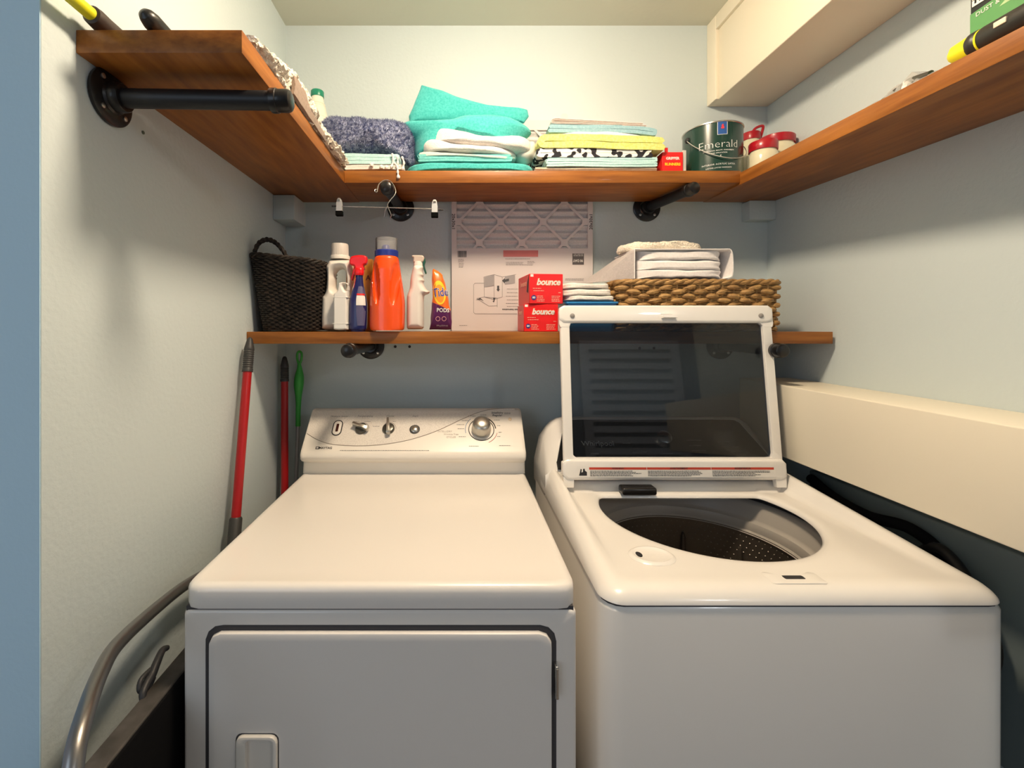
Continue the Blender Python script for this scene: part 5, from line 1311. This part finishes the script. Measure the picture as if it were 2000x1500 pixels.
bm = B(); poly(bm, [P(a, b, Yk-.0001) for a, b in ((946, 542), (964.5, 537), (964.5, 557.5), (946, 561))]); poly(bm, [P(a, b, Yk-.0001) for a, b in ((986, 539.5), (1006, 537), (1006, 553), (986, 556))]); obj('grey_shading', bm, mat('light grey ink', (.36, .34, .34), .7), lpn, smooth=False)

# two red dryer sheet cartons
def bounce(name, label, px0, px1, py0, py1, Yf, left_px, rot, z0, h, open_end=False):
    t = thing('dryer_sheet_carton', (X((px0+px1)/2, Yf), Yf+.06, z0), label, 'box', 'red cartons of dryer sheets')
    w = (px1-px0)*Yf/F; dp = .135
    M4 = Matrix.Translation((X(px0, Yf), Yf, z0)) @ Matrix.Rotation(rot, 4, 'Z')
    def q(x, y, z): return M4 @ Vector((x, y, z))
    bm = B(); vs = box(bm, 0, w, 0, dp, 0, h, .0012, 1)
    for v in bm.verts: v.co = M4 @ v.co
    b_ = obj('carton_body', bm, mat('dryer sheet red', (.78, .012, .012), .38), t)
    xd, yd = (q(1, 0, 0)-q(0, 0, 0)), Vector((0, 0, 1))
    text('brand_text', 'bounce', h*.30, q(w*.56, -.0004, h*.72), mat('soft orange print', (.85, .25, .12), .5), t, xd=xd, yd=yd, bold=.0018, sx=.98, shear=.25, spacing=.92)
    text('brand_text', 'bounce', h*.30, q(w*.56, -.0008, h*.72), M_paper, t, xd=xd, yd=yd, bold=.0005, sx=.98, shear=.25, spacing=.92)
    bm = B(); poly(bm, [q(w*.03, -.0004, h*.90), q(w*.12, -.0004, h*.90), q(w*.12, -.0004, h*.985), q(w*.03, -.0004, h*.985)]); obj('corner_patch', bm, M_paper, t, smooth=False)
    bm = B(); c = q(w*.13, -.0005, h*.20); poly(bm, [c+xd.normalized()*math.cos(a)*h*.085+yd*math.sin(a)*h*.085 for a in [2*PI*k/28 for k in range(28)]]); obj('round_badge', bm, mat('badge navy', (.02, .03, .20), .4), t, smooth=False)
    text('badge_text', '80', h*.10, q(w*.13, -.0009, h*.20), M_paper, t, xd=xd, yd=yd, bold=.0002)
    bm = B()
    for a, b, w_, r_, sd in ((.22, .24, .24, 4, 1), (.66, .24, .26, 4, 2), (.10, .50, .32, 1, 3), (.12, .42, .4, 1, 4), (.86, .36, .1, 1, 5)): lines(bm, q(w*a, -.0005, h*b), xd, yd, w*w_, r_, h*.055, h*.022, sd, True, 0)
    obj('small_print', bm, mat('pink print', (.88, .40, .30), .5), t, smooth=False)
    # side face
    ys, dd_ = (q(0, 0, 0)-q(0, 1, 0)), 0
    text('side_text', 'bounce', h*.28, q(-.0006, dp*.52, h*.72), MATS['pink print'], t, xd=ys, yd=yd, bold=.0003, shear=.2)
    if open_end:
        bm = B(); poly(bm, [q(-.0006, .004, h*.98), q(-.0006, .022, h*.75), q(-.0006, .030, h*.42), q(-.0006, .014, h*.36)]); obj('torn_opening', bm, M_gap, t, smooth=False)
    return t
Yf = 1.325
bounce('b', 'lower of two red dryer-sheet cartons stacked in front of the filter', 1023, 1090, 590, 645, Yf, 1012, math.radians(0), LS, .0815)
bounce('b', 'upper red dryer-sheet carton with a torn side opening, stacked on another', 1034, 1101.5, 530, 588, Yf-.006, 1010, math.radians(6), LS+.083, .0885, True)
# blue box with folded cloth diapers
Yk2 = 1.33
bk = thing('plastic_bin', (X(1157, Yk2), Yk2+.07, LS), 'shallow bright blue plastic bin partly behind the lid, holding white cloths', 'bin')
M_bb = mat('bright blue plastic', (.03, .24, .55), .3, coat=.2)
bm = B(); cx_, cy_ = X(1158, Yk2), Yk2+.075; hw_, hd_ = .078, .072
rings(bm, [[Vector((p.x, p.y, z)) for p, n in rrect(cx_, cy_, hw_-i_, hd_-i_, .012, 64)] for z, i_ in ((LS, .010), (LS+.003, .008), (.071, .002), (.073, -.002), (.078, -.002), (.078, .001), (.070, .005), (LS+.006, .011))]); obj('bin_body', bm, M_bb, bk)
M_mus = cloth('white muslin', (.82, .76, .68), (.90, .86, .79))
for i, (a, b, c, d, lab) in enumerate(((1104, 1210, 577, 587.5, 'white muslin cloth lying directly on the blue bin, lowest of three'), (1100, 1204, 564, 577.5, 'white muslin cloth in the middle of the pile on the blue bin'), (1099, 1200, 552, 564.5, 'cream muslin cloth on top of the pile above the blue bin'))):
    x0, x1, z1, z0 = X(a, Yk2), X(b, Yk2), Z(c, Yk2), Z(d, Yk2)
    e_ = .0012; bm = B(); puff(bm, [(x0, (z0+z1)/2), (x0+.006, z1+e_), (x0+(x1-x0)*.3, z1+e_*2), (x0+(x1-x0)*.6, z1), (x1-.008, z1+e_), (x1, (z0+z1)/2), (x1-.008, z0), (x0+(x1-x0)*.5, z0+e_*i*.5), (x0+.006, z0)], Yk2+.075, .070, exp=5, rg=14, amp=.0022, f=35, seed=60+i)
    single('muslin_cloth', bm, M_mus, lab, 'cloth', 'white cloths piled on the blue bin')

# seagrass basket
M_sea = mat('seagrass braid', (.22, .11, .032), .6, col2=(.52, .31, .11), cscale=38, stretch=(1, 1, 2.2), bump=.9, bscale=130, bdist=.003, contrast=(.3, .68))
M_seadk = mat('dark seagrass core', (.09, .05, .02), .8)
Ysb = 1.327
sbk = thing('seagrass_basket', (X(1375, Ysb), Ysb+.12, LS), 'wide chunky-woven seagrass basket on the right of the lower shelf', 'basket')
sx0, sx1, sz0, sz1 = X(1205, Ysb), X(1540, Ysb), LS, Z(546, Ysb)
scx, shx, scy, shy = (sx0+sx1)/2, (sx1-sx0)/2-.008, Ysb+.125, .115
taper = lambda z: .985-.020*(1-(z-sz0)/(sz1-sz0))
rgs = ringf(scx, scy, lambda z: shx*taper(z), lambda z: shy*taper(z), .035)
bm = B(); R = random.Random(8); rowsN = 10; seg_n = 40
for i in range(rowsN):
    z = sz0+.006+(sz1-sz0-.022)*(i+.5)/rowsN*1.0; NN = seg_n*8; pn = rgs(z, NN)
    for j in range(seg_n//2):
        c0 = j*16+(8 if i % 2 else 0)+R.randint(-1, 1); L_ = R.choice((10, 11, 12))
        # each visible strand: a fat twisted pod bulging outwards over a post
        tilt = R.uniform(-.003, .006); pts, rr = [], []
        for s_ in range(L_+1):
            t = s_/L_; p, n = pn[(c0-L_//2+s_) % NN]; bl = math.sin(PI*t)
            pts.append(Vector((p.x, p.y, z+tilt*(t-.5)*2))+n*(-.002+.0095*bl)); rr.append((.0022+.0058*bl**.7)*R.uniform(.93, 1.05))
        tube(bm, pts, rr, 8)
obj('woven_strands', bm, M_sea, sbk)
bm = B(); weave(bm, rgs, sz0+.002, sz1-.01, rowsN*2, 20, .001, .0035, 5, 160, seed=3)
for j in range(seg_n):
    p, n = rgs(sz0, seg_n*8)[j*8]; p2, n2 = rgs(sz1, seg_n*8)[j*8]; tube(bm, [Vector((p.x, p.y, sz0+.002)), Vector((p2.x, p2.y, sz1-.006))], .0042, 6)
obj('basket_stakes', bm, M_sea, sbk)
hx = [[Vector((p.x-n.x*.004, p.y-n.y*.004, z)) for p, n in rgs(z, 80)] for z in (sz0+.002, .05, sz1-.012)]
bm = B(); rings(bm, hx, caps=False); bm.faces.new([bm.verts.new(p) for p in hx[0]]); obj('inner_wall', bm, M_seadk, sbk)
bm = B(); pn = rgs(sz1, 420)
for k_ in range(3):
    tube(bm, [Vector((p.x, p.y, sz1-.006))+n*(.003+.0052*math.cos(i*.24+k_*2.094))+Vector((0, 0, .0042*math.sin(i*.24+k_*2.094))) for i, (p, n) in enumerate(pn)], .0052, 7, loop=True)
obj('braided_rim', bm, M_sea, sbk)
bm = B(); pn = rgs(sz0, 420)
for k_ in range(2): tube(bm, [Vector((p.x, p.y, sz0+.008))+n*(.004+.004*math.cos(i*.24+k_*PI))+Vector((0, 0, .0035*math.sin(i*.24+k_*PI))) for i, (p, n) in enumerate(pn)], .0042, 6, loop=True)
obj('base_braid', bm, M_sea, sbk)
# folded white sheet in its bag
Yx = 1.345; zf0 = sz1+.0045
fs = thing('folded_sheet', (X(1335, Yx), Yx+.09, zf0), 'white sheet folded square in a zipped soft case, lying on the seagrass basket', 'bedding')
M_sheet = cloth('white cotton sheet', (.84, .80, .78), (.90, .87, .85), bs=120, bump=.25)
x0, x1 = X(1240, Yx), X(1424, Yx); zt1 = Z(488, Yx)
hh = zt1-zf0
for i in range(3):
    bm = B(); a, b = zf0+hh*i/3-(.003 if i else 0), zf0+hh*(i+1)/3+.002
    puff(bm, [(x0+.001, a+.003), (x0+.006, a+.0005), ((x0*2+x1)/3, a+.001*(i % 2)), ((x0+x1*2)/3, a+.003*((i+1) % 2)), (x1-.004, a+.001), (x1, a+hh/6), (x1-.004, b-.001), ((x0+x1*2)/3, b-.001), ((x0*2+x1)/3, b+.001*(i % 2)), (x0+.006, b-.0005), (x0, b-.004)], Yx+.085, .082, exp=7, rg=14, amp=.0035, f=26, seed=70+i, n=5)
    for v in bm.verts: v.co.z = max(v.co.z, zf0)
    obj('fold', bm, M_sheet, fs)
def casep(l, Y0): return [P(a, b, Y0) for a, b in l]
bm = B()  # side panel of the case, receding to the left
A = [Vector((x0-.001, Yx, zf0)), Vector((x0-.001, Yx, zt1)), Vector((x0-.005, Yx+.13, zt1-.002)), Vector((x0-.06, Yx+.17, zf0+.042)), Vector((x0-.112, Yx+.19, zf0+.006)), Vector((x0-.09, Yx+.10, zf0))]
rings(bm, [A, [p+Vector((.003, .004, 0)) for p in A]]); obj('case_side', bm, cloth('grey mesh fabric', (.46, .42, .41)), fs, smooth=False)
bm = B(); box(bm, x0-.002, x1+.004, Yx, Yx+.17, zt1-.0005, zt1+.003, .0012, 2); jitter(bm, .0012, 30, 3); obj('case_top', bm, M_sheet, fs)
bm = B(); q = cat([(x1-.014, Yx-.003, zt1+.003), (x1+.002, Yx-.001, zt1+.002), (x1+.010, Yx, zt1-.010), (x1+.012, Yx+.001, zf0+.030), (x1+.009, Yx, zf0+.008), (x1-.004, Yx-.002, zf0+.002)], 6); 
sheet(bm, [(v.x, v.z) for v in q[::3]], .003, Yx, Yx+.16, 'y', nm=3, wob=.001, seed=75); obj('case_flap', bm, M_sheet, fs)
bm = B(); tube(bm, [(x0-.001, Yx-.001, zf0), (x0-.001, Yx-.001, zt1+.001)], .0014, 8); tube(bm, [(x0, Yx-.001, zt1+.002), (x1+.002, Yx-.001, zt1+.002)], .0014, 8); obj('piping', bm, M_sheet, fs)
bm = B(); 
puff(bm, opts([(1224, 486), (1226, 474), (1240, 470), (1280, 471), (1310, 467), (1345, 466), (1365, 470), (1383, 472), (1386, 484), (1370, 488), (1290, 487), (1240, 487.5)], Yx+.02), Yx+.09, .066, exp=4, rg=16, amp=.003, f=40, seed=80, fine=.0012, n=8)
for v in bm.verts:
    v.co += nz(v.co, 130, 4)*.0028
    v.co.z = max(v.co.z, zt1+.0033)
single('shaggy_cloth', bm, C_cream, 'small cream shaggy cloth folded on top of the white sheet', 'cloth')

# ================================================================ around the machines
def pole(name, tip, foot, rad, label, grip_len, cat_='mop', low_grip=None):
    tip, foot = Vector(tip), Vector(foot); d = (foot-tip).normalized(); L = (foot-tip).length
    t = thing(name, foot, label, cat_)
    bm = B(); rr = [.0035, .007, rad*.85, rad*1.12, rad*1.18]; hs_ = [0, .004, .016, .03, .036]
    k = .036
    while k < grip_len-.012: hs_ += [k+.003, k+.006]; rr += [rad*1.08, rad*1.2]; k += .006
    hs_ += [grip_len]; rr += [rad*1.2]
    tube(bm, [tip+d*h for h in hs_], rr, 24); obj('grip', bm, M_grip, t)
    return t, tip, d, L, rad
t, tp_, d_, L_, r_ = pole('mop', (-.5925, 1.268, -.028), (-.556, .965, FZ+.01), .0118, 'red mop handle with charcoal grips leaning on the left wall', .098)
bm = B(); tube(bm, [tp_+d_*.097, tp_+d_*.49], r_, 28); obj('red_pole', bm, M_red, t)
bm = B(); tube(bm, [tp_+d_*.478, tp_+d_*.482, tp_+d_*(L_-.02)], [r_*1.1, r_*1.35, r_*1.35], 28); obj('lower_sleeve', bm, M_grip, t)
M_red2 = M_red
t, tp_, d_, L_, r_ = pole('mop', (-.5925, 1.520, -.098), (-.560, 1.44, FZ+.01), .0118, 'darker red pole with black grip in the back left corner', .085)
bm = B(); tube(bm, [tp_+d_*.084, tp_+d_*(L_-.01)], r_, 28); obj('red_pole', bm, M_red2, t)
gt = thing('green_brush', (-.535, 1.53, FZ+.01), 'green-handled brush on a thin grey pole in the back left corner', 'brush')
Yg2 = 1.56
bm = B(); q = cat([P(584, 708, Yg2), P(585, 720, Yg2), P(584.5, 735, Yg2), P(583.5, 752, Yg2), P(583, 775, Yg2), P(582.5, 800, Yg2), P(582, 832, Yg2)], 5)
rr = [x_ for x_ in [v.x for v in cat([Vector((a, 0, 0)) for a in (.005, .009, .0155, .0165, .011, .0085, .0085)], 5)]]
tube(bm, q, rr, 24); obj('brush_grip', bm, M_green, gt)
bm = B(); tube(bm, cat([P(583, 710, Yg2), P(580.5, 700, Yg2), P(581, 690, Yg2), P(585, 686.5, Yg2), P(589, 690, Yg2), P(589, 700, Yg2), P(586, 710, Yg2)], 5), .0042, 10); obj('hanging_loop', bm, M_green, gt)
bm = B(); tube(bm, [P(582, 830, Yg2), P(579, 925, Yg2-.01), (-.555, 1.52, FZ+.01)], .0066, 20); obj('thin_pole', bm, M_grey_pl, gt)

# folded cart at the left
ct = thing('folding_cart', (-.51, .9, FZ), 'folded hand cart with curved chrome tube handle and black deck beside the dryer', 'cart')
bm = B(); q = cat([(-.583, 1.02, -.565), (-.5800, .93, -.545), (-.560, .80, -.519), (-.5300, .69, -.493), (-.5020, .625, -.484), (-.472, .566, -.484), (-.452, .526, -.500), (-.440, .505, -.545), (-.438, .50, -.62), (-.438, .50, -.80), (-.438, .50, -1.30)], 10)
q += []
tube(bm, q, .0108, 28); obj('tube_handle', bm, M_dull, ct)
bm = B(); box(bm, -.533, -.498, .512, 1.25, FZ+.03, -.628, .004, 3); dk_ = obj('deck_plate', bm, M_dark, ct)
bm = B(); box(bm, -.536, -.501, .512, 1.25, -.634, -.625, .003, 3); obj('deck_edge', bm, mat('worn grey edge', (.075, .066, .06), .6, col2=(.04, .035, .03), cscale=30), dk_)
bm = B(); box(bm, -.545, -.43, .50, .512, FZ+.05, -.70, .003); obj('front_rail', bm, M_dark, ct) if 0 else bm.free()
for y in (.56, 1.20):
    bm = B(); lathe(bm, [(.008, -.012), (.038, -.012), (.045, -.008), (.045, .008), (.038, .012), (.008, .012)], (-.5155, y, FZ+.045), 32, 'x'); obj('wheel', bm, M_rubber, ct)
Yl2 = .775
bm = B(); tube(bm, cat([(-.545, .835, -.600), (-.546, .822, -.596), (-.542, .80, -.603), (-.540, .785, -.612), (-.539, .770, -.616), (-.536, .757, -.622), (-.532, .752, -.632)], 5), [.0045+.003*math.sin(PI*k/30) for k in range(31)], 12)
tube(bm, cat([(-.545, .79, -.606), (-.547, .768, -.607), (-.543, .760, -.620), (-.540, .776, -.628), (-.540, .79, -.62)], 5), .0042, 10); obj('release_lever', bm, M_ink, ct)

# behind and right of the washer
vb = thing('valve_box', (1.09, 1.03, -.60), 'dim grey laundry valve box low on the right wall behind the washer', 'valve box')
M_vb = mat('dull grey teal plastic', (.16, .20, .20), .6)
bm = B(); box(bm, 1.062, RX, .80, 1.35, -.86, -.43, .006); obj('box_body', bm, M_vb, vb)
for (y, z) in ((1.18, -.50), (1.02, -.52)):
    bm = B(); tube(bm, [(1.062, y, z), (1.045, y, z)], [.013, .013], 16); tube(bm, [(1.046, y-.02, z), (1.046, y+.02, z)], .006, 10); obj('tap', bm, M_pewter, vb)
bm = B(); tube(bm, cat([(1.03, 1.30, -.44), (1.01, 1.20, -.455), (1.012, 1.10, -.465), (1.035, 1.02, -.46), (1.045, .96, -.50), (1.03, .93, -.62), (1.01, .95, -.80), (1.0, 1.1, -1.1), (1.0, 1.25, FZ+.03)], 8), .013, 18); single('drain_hose', bm, M_dark, 'black corrugated drain hose looping behind the right side of the washer', 'hose')
bm = B(); tube(bm, cat([(1.05, 1.02, -.52), (1.035, .96, -.475), (1.022, .90, -.50), (1.020, .865, -.56), (1.03, .86, -.66), (1.02, .95, -.9), (1.02, 1.1, -1.2), (1.02, 1.3, FZ+.03)], 8), .011, 16); single('water_hose', bm, mat('black rubber hose', (.012, .012, .013), .5), 'thin black water hose bending below the boxed duct at the right', 'hose')
bm = B(); tube(bm, [(1.045, .77, -.92), (1.045, .77, -.66), (1.045, .77, -.56)], [.03, .03, .03], 24); tube(bm, [(1.045, .77, -.66), (1.045, .77, -.63)], [.038, .038], 24)
single('waste_pipe', bm, mat('grey pipe plastic', (.40, .41, .41), .5), 'grey capped waste pipe in the dark gap right of the washer', 'pipe')
